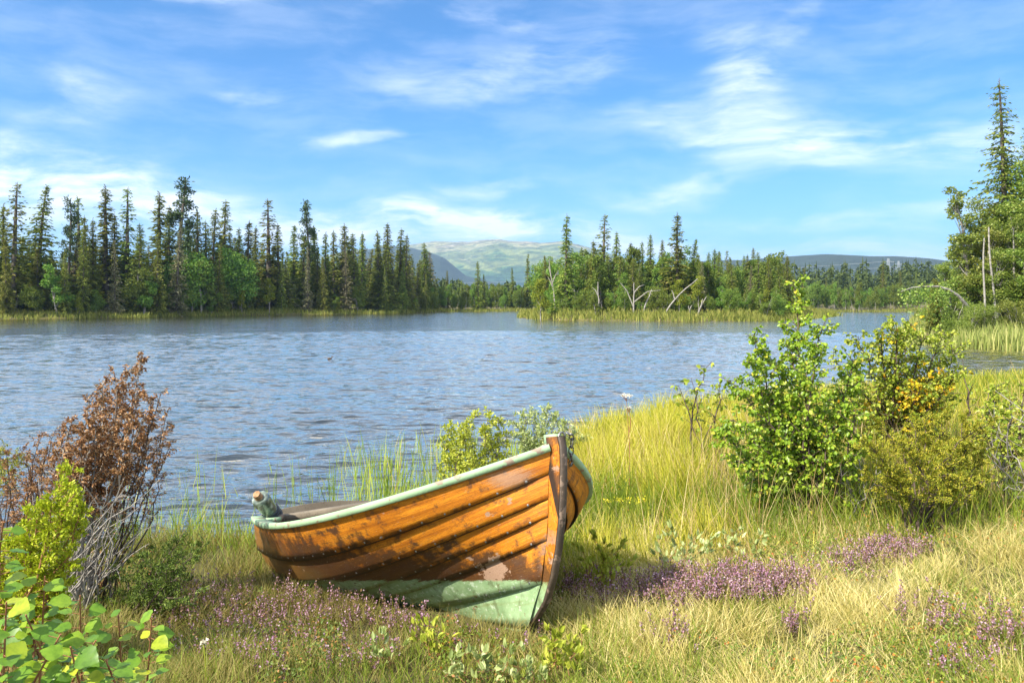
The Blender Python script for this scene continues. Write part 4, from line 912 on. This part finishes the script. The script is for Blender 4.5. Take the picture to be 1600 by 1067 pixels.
def dpt(px, D): return np.array([at(px, D), D, G(at(px, D), D)])
B1 = gb(1262, 806)
shrub('birch_sapling', B1, [(1240,442),(1236,520),(1178,522),(1172,560),(1288,505),(1140,596),(1212,560),(1268,540),(1332,560),(1335,640),(1125,665),(1150,720),(1340,715),(1200,610),(1300,610),(1245,620),(1180,670),(1290,680),(1225,700),(1200,770),(1285,765),(1145,655),(1325,600),(1310,740),(1165,745),(1250,740),(1270,680)],
      'birch', 'bushy light green birch sapling, largest shrub on the right bank, one shoot rising high', 'birch sapling', twigs=38, twl=.20, lpt=16, L=.031, Wd=.026, seed=1, start=.2, bend=.07, droop=-.5)
B2 = np.array([at(1405, 7.9), 7.9, G(at(1405, 7.9), 7.9)])
def isgold(p, r):
    px = CX+F*p[0]/p[1]; py = HY+F*(CZ-p[2])/p[1]
    return r.random() < .45*math.exp(-((px-1430)/42)**2-((py-628)/38)**2)+.06
shrub('birch_sapling', B2, [(1400,503),(1370,535),(1341,525),(1450,520),(1480,590),(1430,560),(1330,590),(1400,590),(1460,640),(1320,640),(1385,640),(1350,660),(1440,600),(1432,610),(1420,640),(1470,560),(1300,560),(1378,508),(1412,530),(1455,660),(1310,610),(1440,660),(1490,545),(1476,518),(1496,585),(1425,505)],
      'birch2', 'airy birch sapling with golden leaves on its lower right, behind the bushy one', 'birch sapling', twigs=32, twl=.28, lpt=15, L=.032, Wd=.026, seed=2, start=.22, bend=.07, extra=('gold', isgold))
B3 = np.array([at(1100, 8.6), 8.6, G(at(1100, 8.6), 8.6)])
shrub('birch_sapling', B3, [(1112,565),(1060,602),(1125,590),(1080,590),(1128,620)], 'birch2', 'small thin birch sapling standing alone against the water, left of the bushy one', 'birch sapling', twigs=9, twl=.17, lpt=6, L=.05, Wd=.038, seed=3, start=.35)
B4 = np.array([at(1512, 7.6), 7.6, G(at(1512, 7.6), 7.6)])
shrub('birch_sapling', B4, [(1504,562),(1520,600),(1545,610)], 'birch2', 'thin few-leaved birch sapling near the right edge', 'birch sapling', twigs=6, twl=.16, lpt=4, L=.045, Wd=.034, seed=4, start=.3)
B5 = gb(1440, 832)
shrub('juniper_bush', B5, [(1360,700),(1370,660),(1400,690),(1420,655),(1450,650),(1480,640),(1510,650),(1530,670),(1545,700),(1540,740),(1500,690),(1460,690),(1420,700),(1380,740),(1350,740),(1400,740),(1440,730),(1480,740),(1520,740),(1345,690),(1500,760),(1410,770),(1550,660)],
      'juniper_ol', 'rusty olive juniper bush low on the right, in front of the airy birch sapling', 'juniper', twigs=44, twl=.15, lpt=64, L=.016, Wd=.0075, kind='needle', seed=5, bark='twig_dark', r0=.009, start=.42, droop=.1, bend=.14, foliage='needles')
B6 = gb(1650, 800)
shrub('bare_bush', B6, [(1545,640),(1560,680),(1580,650),(1600,640),(1550,720),(1570,730),(1600,700),(1590,620),(1560,760),(1620,640),(1640,620),(1595,665),(1540,700),(1555,610),(1610,620),(1575,690)], 'birch2', 'tangle of bare silvery branches with few leaves at the right edge', 'bush', twigs=9, twl=.25, lpt=2, L=.035, Wd=.028, bark='bark_dead', seed=6, r0=.009, spread=.25, bend=.2)
shrub('birch_sapling', dpt(1568, 6.6), [(1540,630),(1560,600),(1580,625),(1600,600),(1550,660),(1600,650),(1620,620),(1570,680),(1530,670),(1590,700)], 'birch2', 'low leafy birch scrub filling the right edge among bare branches', 'birch sapling', twigs=26, twl=.20, lpt=12, L=.030, Wd=.024, seed=15, start=.3)
shrub('bare_bush', gb(1352, 812), [(1330,690),(1345,720),(1310,740),(1365,700),(1380,730),(1320,770),(1300,690),(1370,760),(1340,660)], 'birch2', 'dry grey twiggy bush between the bushy birch and the juniper', 'bush', twigs=14, twl=.16, lpt=2, L=.03, Wd=.022, bark='bark_dead', seed=7, r0=.006, spread=.08, bend=.2)
# willows behind the boat
shrub('willow_bush', dpt(748, 8.6), [(700,665),(722,660),(745,650),(762,642),(780,655),(700,700),(735,690),(770,690),(795,680),(755,670),(715,720),(785,715),(690,690),(740,720),(765,720)], 'willow_y', 'yellow-green willow bush behind the boat, at the water edge', 'willow', twigs=40, twl=.14, lpt=15, L=.040, Wd=.017, kind='leaf', seed=8, r0=.007, spread=.15, droop=.3, yj=.3)
shrub('willow_bush', dpt(842, 9.2), [(800,655),(815,642),(835,640),(855,636),(872,650),(890,660),(805,680),(845,665),(880,680),(860,690),(825,690),(900,675),(915,680)], 'willow', 'greyish willow bush behind the bow of the boat', 'willow', twigs=38, twl=.14, lpt=15, L=.038, Wd=.015, kind='leaf', seed=9, r0=.007, spread=.2, droop=.3, yj=.3)
# small willow plants in the turf
wpl = [((940,930),[(905,850),(925,835),(945,845),(960,860),(975,850),(990,870),(930,870),(955,880),(915,880)],'grey-green leafy willow shoots just right of the bow'),
 ((1060,905),[(1030,840),(1045,820),(1068,850),(1090,835),(1110,850),(1050,865),(1020,860),(1120,835)],'yellow-green leafy shoots between the bow and the bushy birch'),
 ((1150,880),[(1130,830),(1155,825),(1175,845),(1190,835),(1140,850)],'low leafy shoots beneath the left side of the bushy birch'),
 ((690,1030),[(655,965),(668,975),(680,985),(640,990),(700,1000),(660,1000),(715,990)],'pale leafy shoots in the heather below the green bottom of the boat'),
 ((610,1045),[(590,1000),(600,990),(620,1010),(580,1020)],'pale leafy shoots furthest left in the heather'),
 ((750,1075),[(730,1005),(745,1020),(760,1010),(720,1030),(775,1030),(700,1040)],'pale leafy shoots below the foot of the stem'),
 ((870,1060),[(860,985),(880,990),(850,1000),(895,995),(910,990),(900,1010),(870,1010)],'light green leafy shoots right of the foot of the stem'),
 ((815,1085),[(800,1010),(820,1020),(790,1030),(835,1040),(805,1050),(770,1060),(850,1050)],'pale leafy shoots at the bottom edge below the bow')]
for k, (b, t, lb) in enumerate(wpl):
    shrub('willow_shoots', gb(*b), t, 'willow' if k % 3 else 'willow_y', lb, 'willow shoots', twigs=34, twl=.06, lpt=5, L=.042, Wd=.017, kind='upleaf', bark='twig_red', seed=20+k, r0=.003, spread=.06, start=.3, group='small willow shoots in the turf', yj=.12)
# left side: dead juniper, green junipers, birch shoots
BJ = gb(112, 948)
shrub('dead_juniper', BJ, [(222,558),(205,575),(180,588),(160,600),(188,610),(140,625),(215,610),(170,640),(190,650),(150,660),(130,660),(205,650),(115,650),(165,610),(150,690),(180,700),(95,690),(110,720),(130,740),(160,740),(200,700),(225,650),(75,720),(235,620),(120,690)], 'deadleaf', 'dead juniper with rusty brown needles rising over bare silvery stems', 'juniper', twigs=34, twl=.10, lpt=28, L=.022, Wd=.009, kind='needle', bark='bark_dead', seed=31, r0=.010, start=.44, droop=-.7, bend=.10, foliage='needles', yj=.35, group='dead juniper stems')
shrub('dead_juniper', gb(160, 940), [(252,612),(262,640),(272,685),(240,655),(232,700),(225,740),(250,720),(210,720),(262,660)], 'deadleaf', 'thin dead juniper stems with hanging brown tufts, right of the main dead juniper', 'juniper', twigs=18, twl=.09, lpt=15, L=.022, Wd=.008, kind='needle', bark='twig_dark', seed=32, r0=.007, start=.5, droop=-.8, bend=.12, foliage='needles', group='dead juniper stems')
shrub('dead_juniper', gb(30, 900), [(90,665),(65,680),(80,700),(100,700),(55,720),(30,700),(45,740),(110,720),(20,740),(10,710)], 'deadleaf', 'darker dead juniper at the left edge behind the bright green one', 'juniper', twigs=34, twl=.12, lpt=28, L=.022, Wd=.008, kind='needle', bark='twig_dark', seed=33, r0=.008, start=.15, droop=-.6, foliage='needles', group='dead juniper stems')
tips = [(int(60+r_*180), int(740+abs(random.gauss(0, 1))*55)) for r_ in np.linspace(0, 1, 42)]
shrub('silver_branches', gb(105, 962), [(x_+random.gauss(0, 12), y_) for x_, y_ in tips], 'deadleaf', 'fan of bare silver-grey juniper branches at the foot of the dead juniper', 'bare branches', twigs=6, twl=.14, lpt=1, L=.02, Wd=.006, kind='needle', bark='bark_dead', seed=34, r0=.0065, start=.3, bend=.16, spread=.09, foliage='needles')
BG = np.array([at(20, 3.75), 3.75, G(at(20, 3.75), 3.75)])
shrub('juniper_bush', BG, [(112,732),(95,755),(80,790),(60,810),(100,800),(115,820),(50,840),(90,850),(30,860),(10,850),(70,880),(110,870),(40,910),(5,900),(85,915),(-20,860),(20,830),(118,770),(60,760+90),(100,905),(130,790),(-10,930),(40,800)], 'juniper', 'bright yellow-green juniper at the left edge in front of the dead one', 'juniper', twigs=52, twl=.12, lpt=42, L=.018, Wd=.008, kind='needle', bark='twig_red', seed=35, r0=.007, start=.28, droop=.2, bend=.08, foliage='needles', yj=.25)
shrub('juniper_bush', gb(165, 935), [(160,800),(175,820),(190,800),(205,815),(150,830),(180,840),(215,812)], 'juniper', 'small sprig of green juniper growing among the silver branches', 'juniper', twigs=30, twl=.10, lpt=20, L=.017, Wd=.0065, kind='needle', bark='twig_red', seed=36, r0=.005, start=.55, foliage='needles')
shrub('juniper_bush', gb(215, 968), [(292,852),(270,855),(250,870),(230,850),(262,880),(240,900),(215,880),(275,900),(285,880),(205,910),(250,925),(225,930),(262,940),(200,870),(318,846),(305,870),(300,905),(285,835),(310,925)], 'juniper_dk', 'low dark green juniper with feathery boughs pointing right, left of the heather', 'juniper', twigs=42, twl=.11, lpt=32, L=.02, Wd=.007, kind='needle', bark='twig_dark', seed=37, r0=.006, start=.2, droop=0, bend=.15, foliage='needles')
shrub('juniper_bush', gb(-10, 880), [(10,695),(25,705),(-10,690),(15,720),(35,715)], 'juniper_ol', 'olive juniper tip cut by the left edge above the dead twigs', 'juniper', twigs=30, twl=.12, lpt=22, L=.02, Wd=.008, kind='needle', seed=38, r0=.006, start=.6, foliage='needles')
def near_birch():
    base = np.array([at(60, 1.75), 1.75, G(at(60, 1.75), 1.75)]); root = empty('birch_shoots', tuple(base)); tag(root, 'large-leaved green birch shoots close by in the bottom left corner', 'birch shoots')
    r = np.random.default_rng(77); st = MB(); lf = MB()
    stems = [((60,1110),(70,900),1.45),((130,1120),(125,930),1.40),((110,1120),(40,960),1.35),((225,1120),(237,965),1.6),((10,1110),(0,880),1.3),((170,1120),(185,960),1.5),((30,1120),(95,990),1.25),((0,1120),(10,940),1.2),((90,1130),(150,1000),1.3),((150,1120),(110,1010),1.2),((200,1130),(165,1030),1.25),((-10,1000),(5,815),1.35)]
    for (a, b, D) in stems:
        A = wp(a[0], a[1], D+.15); B = wp(b[0], b[1], D); A0 = np.array([A[0]*.6+base[0]*.4, A[1]+.12, base[2]]) if a[1] > 1050 else A
        P = np.array([A0, A*.7+A0*.3+[.0, 0, 0], A, A*.5+B*.5+r.normal(0, .008, 3), B])-base; s = np.linspace(0, 4, 14); P = np.stack([np.interp(s, range(5), P[:, c]) for c in range(3)], 1)
        st.tube(P, np.linspace(.0045, .0012, 14), 5)
        nl = int(np.linalg.norm(B-A)/.010)+5
        for q in range(nl):
            t = .35+.65*q/nl; f = t*13; i = min(int(f), 12); p = P[i]+(P[i+1]-P[i])*(f-i); an = q*2.4+r.normal(0, .4)
            d = np.array([math.cos(an), math.sin(an)*.7, r.uniform(-.25, .35)]); e = p+d*.014; st.tube([p, e], .0008, 3, cap=False)
            N = np.array([r.normal(-.1, .5), -.55+r.normal(0, .4), 1.])
            Lf = r.choice([.016, .022, .030, .037])*r.uniform(.85, 1.15)
            # serrated broad leaf: fan of points both sides of the midrib
            D_ = d/np.linalg.norm(d); S = np.cross(D_, N); S /= np.linalg.norm(S); U = np.cross(S, D_)
            xs = [0, .10, .24, .38, .52, .66, .80, .92, 1.]; ws = [.0, .22, .40, .44, .40, .31, .20, .09, 0]
            cl = [e+D_*Lf*x-U*Lf*.10*x*x for x in xs]; V = []; 
            for sg in (-1, 1):
                row = [c+S*sg*Lf*w*r.uniform(.95, 1.05)+U*Lf*(.12*w+.02*((k % 2)*2-1)) for k, (c, w) in enumerate(zip(cl, ws))]; V.append(row)
            n9 = len(xs); VV = np.array(cl+V[0]+V[1]); fs = [(k, k+1, n9+k+1, n9+k) for k in range(n9-1)]+[(k, 2*n9+k, 2*n9+k+1, k+1) for k in range(n9-1)]
            lf.add(VV, fs)
    st.build('stems', M['twig_red'], root, True); lf.build('leaves', M['birch_near'], root, True)
near_birch()
# single flowering stems
m, g = newmat('cream_petals'); out(g, g.n('ShaderNodeBsdfPrincipled', i={'Base Color': (.66, .60, .45, 1), 'Roughness': .8}).outputs[0]); M['cream'] = m
m, g = newmat('yellow_petals'); out(g, g.n('ShaderNodeBsdfPrincipled', i={'Base Color': (.70, .62, .03, 1), 'Roughness': .8}).outputs[0]); M['yellow'] = m
def umbel():
    b = gb(984, 772); root = empty('umbel_flower', tuple(b)); tag(root, 'tall brown-stemmed plant with flat cream flower heads right of the bow', 'wildflower'); st = MB(); hd = MB(); r = np.random.default_rng(2)
    D = b[1]
    for (px, py, rad, n) in ((979, 618, .055, 150), (983, 637, .022, 40)):
        tip = wp(px, py, D)-b; lo_ = np.array([.0, 0, 0]) if rad > .03 else tip*np.array([.2, .2, .72]); st.tube([lo_, (lo_+tip)*.5+[.012, 0, 0], tip-[0, 0, .05]], [.005, .004, .002], 6)
        for q in range(14): a = r.uniform(0, 6.28); rr_ = rad*math.sqrt(r.random()); st.tube([tip-[0, 0, .05], tip+[math.cos(a)*rr_, math.sin(a)*rr_, 0]], .0012, 3, cap=False)
        a = r.uniform(0, 6.28, n); rr_ = rad*np.sqrt(r.random(n)); P = tip+np.stack([np.cos(a)*rr_, np.sin(a)*rr_, r.normal(0, .006, n)+.006-rr_*.15], 1); quads_at(hd, P, rnd(r, n)*[1, 1, .3], np.array([[0, 0, 1.]]).repeat(n, 0)+rnd(r, n)*.4, .012, .012)
    st.build('stem', M['twig_red'], root); hd.build('flower_heads', M['cream'], root)
umbel()
def small_flower(px, py, top, m_, name, lb, n, rad, sq):
    b = gb(px, py); root = empty(name, tuple(b)); tag(root, lb, 'wildflower'); r = np.random.default_rng(px); st = MB(); hd = MB()
    for q in range(sq):
        tip = wp(px+(r.normal(0, 16) if sq > 1 else 0), top+(r.normal(0, 5) if sq > 1 else 0), b[1])-b; st.tube([(0, 0, 0), tip*.5+[.01, 0, 0], tip], .0025, 4)
        P = tip+r.normal(0, rad, (n, 3))*[1, 1, .5]; quads_at(hd, P, rnd(r, n)+[0, 0, .4], rnd(r, n), .013, .010)
    st.build('stem', M['willow_y'], root); hd.build('flower_heads', M[m_], root)
small_flower(985, 812, 782, 'yellow', 'yellow_flower', 'cluster of yellow goldenrod-like flower heads in the tall grass right of the bow', 30, .018, 7)
small_flower(318, 1085, 1003, 'cream', 'seed_head', 'single pale seed head on a thin stalk in the left foreground', 26, .007, 1)

# ------------------------------------------------------------------ grass, sedge and heather (uncountable)
def blades(mb, P, h, w, lean, curve, az, faz):
    n = len(P); s = np.array([0, .35, .7, 1.]); d = np.stack([np.cos(az), np.sin(az), 0*az], 1)
    off = (lean[:, None]*s+curve[:, None]*s**2)*h[:, None]; zz = h[:, None]*s*np.sqrt(np.maximum(.1, 1-(lean+curve*s[3]*.6)**2*.5))[:, None]
    C = P[:, None]+off[..., None]*d[:, None]+np.stack([0*zz, 0*zz, zz], -1)
    S = np.stack([np.cos(faz), np.sin(faz), 0*faz], 1)[:, None]*(w[:, None, None]*.5)*np.array([1, .85, .55])[None, :, None]
    V = np.concatenate([C[:, :3]-S, C[:, :3]+S, C[:, 3:]], 1)
    k = np.arange(n)[:, None]*7
    mb.add(V.reshape(-1, 3), np.concatenate([k+[0, 3, 4, 1], k+[1, 4, 5, 2]])); mb.f.setdefault(3, []).append((k+mb.n-n*7+[2, 5, 6], 0, None))
def inboat(x, y):
    v = np.stack([x, y, np.full_like(x, .1)], 1)-BM[:3, 3]; L_ = v@BM[:3, :3]; a = L_[:, 0]; b = np.abs(L_[:, 1])
    hb = np.interp(a, [.1, .3, .9, 1.8, 2.6, 3.1], [0, .07, .30, .42, .42, .38]); return (a > .1) & (a < 3.15) & (b < hb), L_
def sample(r, n, y0, y1, u0=-.72, u1=.72, pw=1.0):
    y = (y0**pw+(y1**pw-y0**pw)*r.random(n))**(1/pw); u = r.uniform(u0, u1, n); x = u*y; return x, y
def field(name, seed, n, y0, y1, mask, hfun, w, mat, label, pw=.6, lean=.35, curve=.5, u=(-.75, .75), clump=3., cl_amp=.9):
    r = np.random.default_rng(seed); x, y = sample(r, n, y0, y1, *u, pw)
    p = mask(x, y); cl = fbm(x*clump+seed, y*clump, 3); p = p*np.clip(.5+(cl-.5)*4*cl_amp, .03 if y1 > 9 else .30, 1)
    k = r.random(n) < p; x, y, cl = x[k], y[k], cl[k]; k = ~inboat(x, y)[0]; x, y, cl = x[k], y[k], cl[k]; n = len(x)
    z = gh(x, y)-.01; h = hfun(x, y, r)*(.6+.8*cl)*r.uniform(.45, 1.25, n)
    k = (z > WZ-.6); x, y, z, h = x[k], y[k], z[k], h[k]; n = len(x)
    cn = vnoise(x*2.3+seed, y*2.3)*12.6; az = cn+r.normal(0, 1.7, n)
    mb = MB(); ww = np.asarray(w)*r.uniform(.6, 1.3, n)*np.clip(y/6, .8, 12)**.8
    blades(mb, np.stack([x, y, z], 1), h, ww, np.abs(r.normal(0, lean, n)), np.abs(r.normal(0, curve, n)), az, r.uniform(-.9, .9, n))
    o = mb.build(name, mat); tag(o, label, 'grass', kind='stuff'); return o
M['straw'] = leafmat('straw_grass_blades', [(0, (.22, .20, .04)), (.35, (.46, .39, .11)), (.7, (.68, .58, .25)), (1, (.82, .74, .45))], .3, .6, patch=1.1)
M['lush'] = leafmat('yellow_green_grass_blades', [(0, (.20, .24, .018)), (.35, (.40, .39, .03)), (.6, (.52, .50, .05)), (.8, (.66, .55, .15)), (1, (.62, .36, .14))], .35, .55, patch=.6)
M['green'] = leafmat('green_grass_blades', [(0, (.07, .12, .012)), (.5, (.17, .24, .02)), (1, (.34, .38, .05))], .35, .5, patch=1.4)
M['brown'] = leafmat('heath_grass_blades', [(0, (.09, .085, .02)), (.5, (.22, .19, .05)), (.85, (.36, .30, .10)), (1, (.55, .45, .22))], .3, .6, patch=1.6)
M['sedge'] = leafmat('sedge_blades', [(0, (.12, .21, .02)), (.6, (.28, .38, .04)), (.9, (.42, .46, .08)), (1, (.5, .38, .12))], .35, .5)
M['reed'] = leafmat('pale_reed_blades', [(0, (.14, .19, .035)), (.5, (.28, .33, .08)), (1, (.48, .46, .18))], .3, .6)
M['tan'] = leafmat('tan_seed_stems', [(0, (.28, .17, .06)), (.6, (.50, .36, .15)), (1, (.68, .55, .30))], .2, .7)
M['farsedge'] = leafmat('far_shore_sedge', [(0, (.10, .13, .02)), (.5, (.19, .22, .035)), (1, (.34, .32, .08))], .3, .7)
M['heather_fl'] = leafmat('heather_florets', [(0, (.24, .10, .15)), (.45, (.40, .22, .33)), (.75, (.58, .42, .50)), (.8, (.26, .14, .07)), (1, (.30, .20, .10))], .25, .7)
M['heather_gr'] = leafmat('heather_twigs', [(0, (.05, .05, .015)), (.5, (.10, .08, .025)), (1, (.17, .11, .05))], .1, .8)
ss = lambda v, a, b: np.clip((v-a)/(b-a), 0, 1)**2*(3-2*np.clip((v-a)/(b-a), 0, 1))
def uu(x, y): return x/y
land = lambda x, y: (landd(x, y) > .1)*1.
def near_boat_low(x, y):
    L_ = inboat(x, y)[1]; a, b = L_[:, 0], L_[:, 1]; q = (a > -.3) & (a < 3.1) & (b > 0) & (b < 1.25); return np.where(q, .72, 1.)
# right foreground: matted straw with green
mr = lambda x, y: land(x, y)*ss(uu(x, y), -.06, .08)*ss(y, 7.2, 5.2)
field('straw_grass', 1, 200000, 2.6, 7.5, mr, lambda x, y, r: .135*near_boat_low(x, y)+0*x, .0045, M['straw'], 'pale matted straw grass on the right foreground bank', pw=.5, lean=.7, curve=.9, u=(-.15, 1.05))
field('short_green_grass', 2, 62000, 2.6, 8, lambda x, y: land(x, y)*ss(uu(x, y), -.12, .05)*.8, lambda x, y, r: .14*near_boat_low(x, y)+0*x, .005, M['green'], 'short green blades mixed through the straw grass on the right', pw=.5, lean=.4, curve=.7, u=(-.2, 1.05), clump=2.2, cl_amp=1.6)
# left foreground heath
field('heath_grass', 3, 140000, 2.6, 7.5, lambda x, y: land(x, y)*ss(uu(x, y), .10, -.05), lambda x, y, r: .14*near_boat_low(x, y), .0042, M['brown'], 'brownish heath grass between the left junipers and the boat', pw=.5, lean=.55, curve=.6, u=(-1.0, .12))
field('short_green_grass', 4, 30000, 2.6, 8, lambda x, y: land(x, y)*ss(uu(x, y), .12, -.02)*.8, lambda x, y, r: .15*near_boat_low(x, y), .0045, M['green'], 'short green blades mixed through the heath grass on the left', pw=.5, lean=.35, curve=.5, u=(-.8, .12), clump=2.2, cl_amp=1.6)
# tall yellow-green bank on the right
field('tall_grass', 5, 235000, 5.0, 24, lambda x, y: land(x, y)*ss(y, 5.0, 6.3)*ss(uu(x, y), .0, .08)*(1-.75*((uu(x, y) > .30) & (uu(x, y) < .62) & (y < 6.6))), lambda x, y, r: (.30+.14*np.exp(-((uu(x, y)-.16)/.11)**2)-.12*ss(uu(x, y), .40, .6))*(.55+.45*ss(y, 5.2, 7.5)), .0050, M['lush'], 'tall yellow-green grass on the bank between the boat and the saplings', pw=.35, lean=.22, curve=.35, u=(-.02, 1.05), clump=1.4)
field('green_tall_grass', 6, 60000, 5.2, 20, lambda x, y: land(x, y)*ss(y, 5.2, 6.)*ss(uu(x, y), .0, .08)*.7, lambda x, y, r: .34+0*x, .0052, M['green'], 'greener grass growing beneath and around the saplings', pw=.35, lean=.2, curve=.4, u=(.0, 1.05), clump=1.1, cl_amp=1.8)
field('seed_stems', 12, 9000, 4.6, 16, lambda x, y: land(x, y)*ss(y, 4.6, 6.)*ss(uu(x, y), .02, .08)*.8, lambda x, y, r: .48+0*x, .0038, M['tan'], 'tan flowering grass stems rising above the yellow-green bank', pw=.35, lean=.25, curve=.3, u=(0, .8), clump=1.8, cl_amp=1.5)
# sedge at the water edge
def shm(lo, hi): return lambda x, y: ((landd(x, y) > lo) & (landd(x, y) < hi))*1.
field('shore_sedge', 7, 90000, 5.2, 12, lambda x, y: shm(-.25, .75)(x, y)*ss(y, 5., 5.8)*ss(uu(x, y), .30, .1)*.45, lambda x, y, r: .24+.08*ss(uu(x, y), -.3, -.4), .0055, M['sedge'], 'fresh green sedge fringing the near water edge', pw=.5, lean=.18, curve=.3, u=(-.8, .35), clump=1.5, cl_amp=.7)
field('water_reeds', 8, 5200, 7, 12, lambda x, y: shm(-2.2, -.1)(x, y)*(np.where((uu(x, y) > -.22), .9, .16)), lambda x, y, r: .50+0*x, .0065, M['sedge'], 'thin reeds standing in the shallow water behind the boat', pw=.5, lean=.12, curve=.15, u=(-.55, .10), clump=2.2, cl_amp=2.4)
field('far_bank_grass', 9, 60000, 10, 60, lambda x, y: ((landd(x, y) > 0) & (x > 0))*1., lambda x, y, r: .32+0*x, .007, M['lush'], 'grass on the low land towards the right edge', pw=.6, lean=.2, curve=.3, u=(.1, .9))
field('reed_bed', 10, 60000, 29, 60, lambda x, y: ((landd(x, y) > -.8) & (landd(x, y) < 5.5) & (x > .42*y) & (y > 33))*1., lambda x, y, r: .85+0*x, .012, M['reed'], 'bright reed bed along the right shore point', pw=1., lean=.1, curve=.15, u=(.40, .75), clump=.6, cl_amp=.5)
r = np.random.default_rng(40); x, y = sample(r, 420000, 60, 235, -.75, .6, 1.); d = landd(x, y); k = (d > -.3) & (d < 4.5)
x, y, d = x[k], y[k], d[k]; n = len(x); mb = MB(); blades(mb, np.stack([x, y, gh(x, y)-.03], 1), r.uniform(.35, .95, n)*(.7+.6*fbm(x*.2, y*.2)), r.uniform(.06, .14, n), np.abs(r.normal(0, .2, n)), np.abs(r.normal(0, .3, n)), r.uniform(0, 6.28, n), r.uniform(-.5, .5, n))
tag(mb.build('far_shore_sedge', M['farsedge']), 'olive and straw coloured sedge fringing the far shores and the island', 'sedge', kind='stuff')
# low leafy ground cover
def cover(name, seed, n, u0, u1, cols, label):
    r = np.random.default_rng(seed); x, y = sample(r, n, 2.8, 8.5, u0, u1, .5); cl = fbm(x*1.7+seed, y*1.7, 3); k = (cl > .52) & (landd(x, y) > .2) & ~inboat(x, y)[0]
    x, y = x[k], y[k]; n = len(x); z = gh(x, y)+r.random(n)*.085+.01; mb = MB()
    leaf2(mb, np.stack([x, y, z], 1), rnd(r, n)+[0, 0, .35], rnd(r, n)*.6+[-.2, -.3, .8], r.uniform(.010, .022, n), r.uniform(.006, .012, n), .15)
    tag(mb.build(name, leafmat(name+'_leaves', cols, .3, .5, .35)), label, 'ground cover', kind='stuff')
cover('ground_cover', 51, 52000, -.1, 1., [(0, (.07, .13, .015)), (.6, (.18, .26, .03)), (.85, (.34, .38, .05)), (.92, (.45, .14, .03)), (1, (.5, .2, .04))], 'small leafy bilberry and dwarf birch cover between the grass on the right')
cover('ground_cover', 52, 60000, -.8, .05, [(0, (.06, .10, .015)), (.6, (.13, .19, .025)), (.85, (.24, .26, .05)), (.92, (.30, .12, .03)), (1, (.4, .2, .06))], 'small dark leafy cover between the heath grass on the left')
# heather
def heather(name, seed, n, pts, label, dens=18, hh=.13):
    r = np.random.default_rng(seed); P = []
    for (px, py, rx, ry, w) in pts:
        m_ = int(n*w); a = r.uniform(0, 6.28, m_); q = np.sqrt(r.random(m_)); pxs = px+np.cos(a)*q*rx; pys = py+np.sin(a)*q*ry
        z = .28+0*pxs
        for _ in range(6): D = (CZ-z)*F/(pys-HY); xx = (pxs-CX)/F*D; z = gh(xx, D)
        P.append(np.stack([xx, D, z-.01], 1))
    P = np.concatenate(P); P = P[~inboat(P[:, 0], P[:, 1])[0]]; n = len(P); h = hh*r.uniform(.6, 1.25, n)
    az = r.uniform(0, 6.28, n); ln = np.abs(r.normal(0, .35, n)); T = P+np.stack([np.cos(az)*ln*h, np.sin(az)*ln*h, h], 1)
    mb = MB(); S = np.array([.0022, 0, 0]); k = np.arange(n)[:, None]*4; mb.add(np.stack([P-S, P+S, T+S*.4, T-S*.4], 1).reshape(-1, 3), k+[0, 1, 2, 3], 1)
    K = dens; t = r.uniform(.45, 1.04, (n, K, 1)); c = (P[:, None]+(T-P)[:, None]*t).reshape(-1, 3)+r.normal(0, .0045, (n*K, 3)); quads_at(mb, c, rnd(r, n*K)+np.array([0, 0, .5]), rnd(r, n*K), .0105, .0085, 0, )
    t = r.uniform(.05, .7, (n, K, 1)); c = (P[:, None]+(T-P)[:, None]*t).reshape(-1, 3)+r.normal(0, .006, (n*K, 3)); quads_at(mb, c, rnd(r, n*K)+np.array([0, 0, .7]), rnd(r, n*K), .014, .005, 1)
    tag(mb.build(name, [M['heather_fl'], M['heather_gr']]), label, 'heather', kind='stuff')
heather('heather', 1, 1350, [(1130,930,110,24,.34),(1200,935,70,22,.14),(1050,940,60,24,.12),(1400,868,60,14,.09),(1370,885,70,14,.05),(960,935,90,30,.16),(1300,905,90,20,.04),(1240,990,22,16,.015),(1050,1015,40,20,.02),(1450,975,60,28,.03),(1570,1010,45,40,.04),(1500,1060,60,20,.025)], 'purple heather in loose patches over the right foreground bank')
heather('heather', 2, 480, [(420,960,170,45,.32),(350,1000,110,55,.22),(560,960,140,40,.20),(300,945,60,25,.08),(480,1040,150,30,.15),(650,980,60,30,.06),(780,1010,90,30,.05),(645,930,18,12,.02)], 'purple heather scattered between the left junipers and the boat')
# trees were built once below ground as patterns; remove the patterns, their copies stay
for p in SP+PN+BT+BN+[BY, SPN, SPY]:
    for c in list(p.children): bpy.data.objects.remove(c)
    bpy.data.objects.remove(p)

# ------------------------------------------------------------------ air between here and the mountains
mb = MB(); mb.box((0, 0, 232), (7600, 7600, 240)); hzb = mb.build('haze', None)
m, g = newmat('pale_air'); v = g.n('ShaderNodeVolumePrincipled', i={'Color': (.38, .63, 1., 1), 'Density': .00014, 'Anisotropy': .2})
g.n('ShaderNodeOutputMaterial', i={'Volume': v.outputs[0]}); hzb.data.materials.clear(); hzb.data.materials.append(m)
tag(hzb, 'thin blue summer haze between the lake and the far mountains', 'haze', kind='stuff')
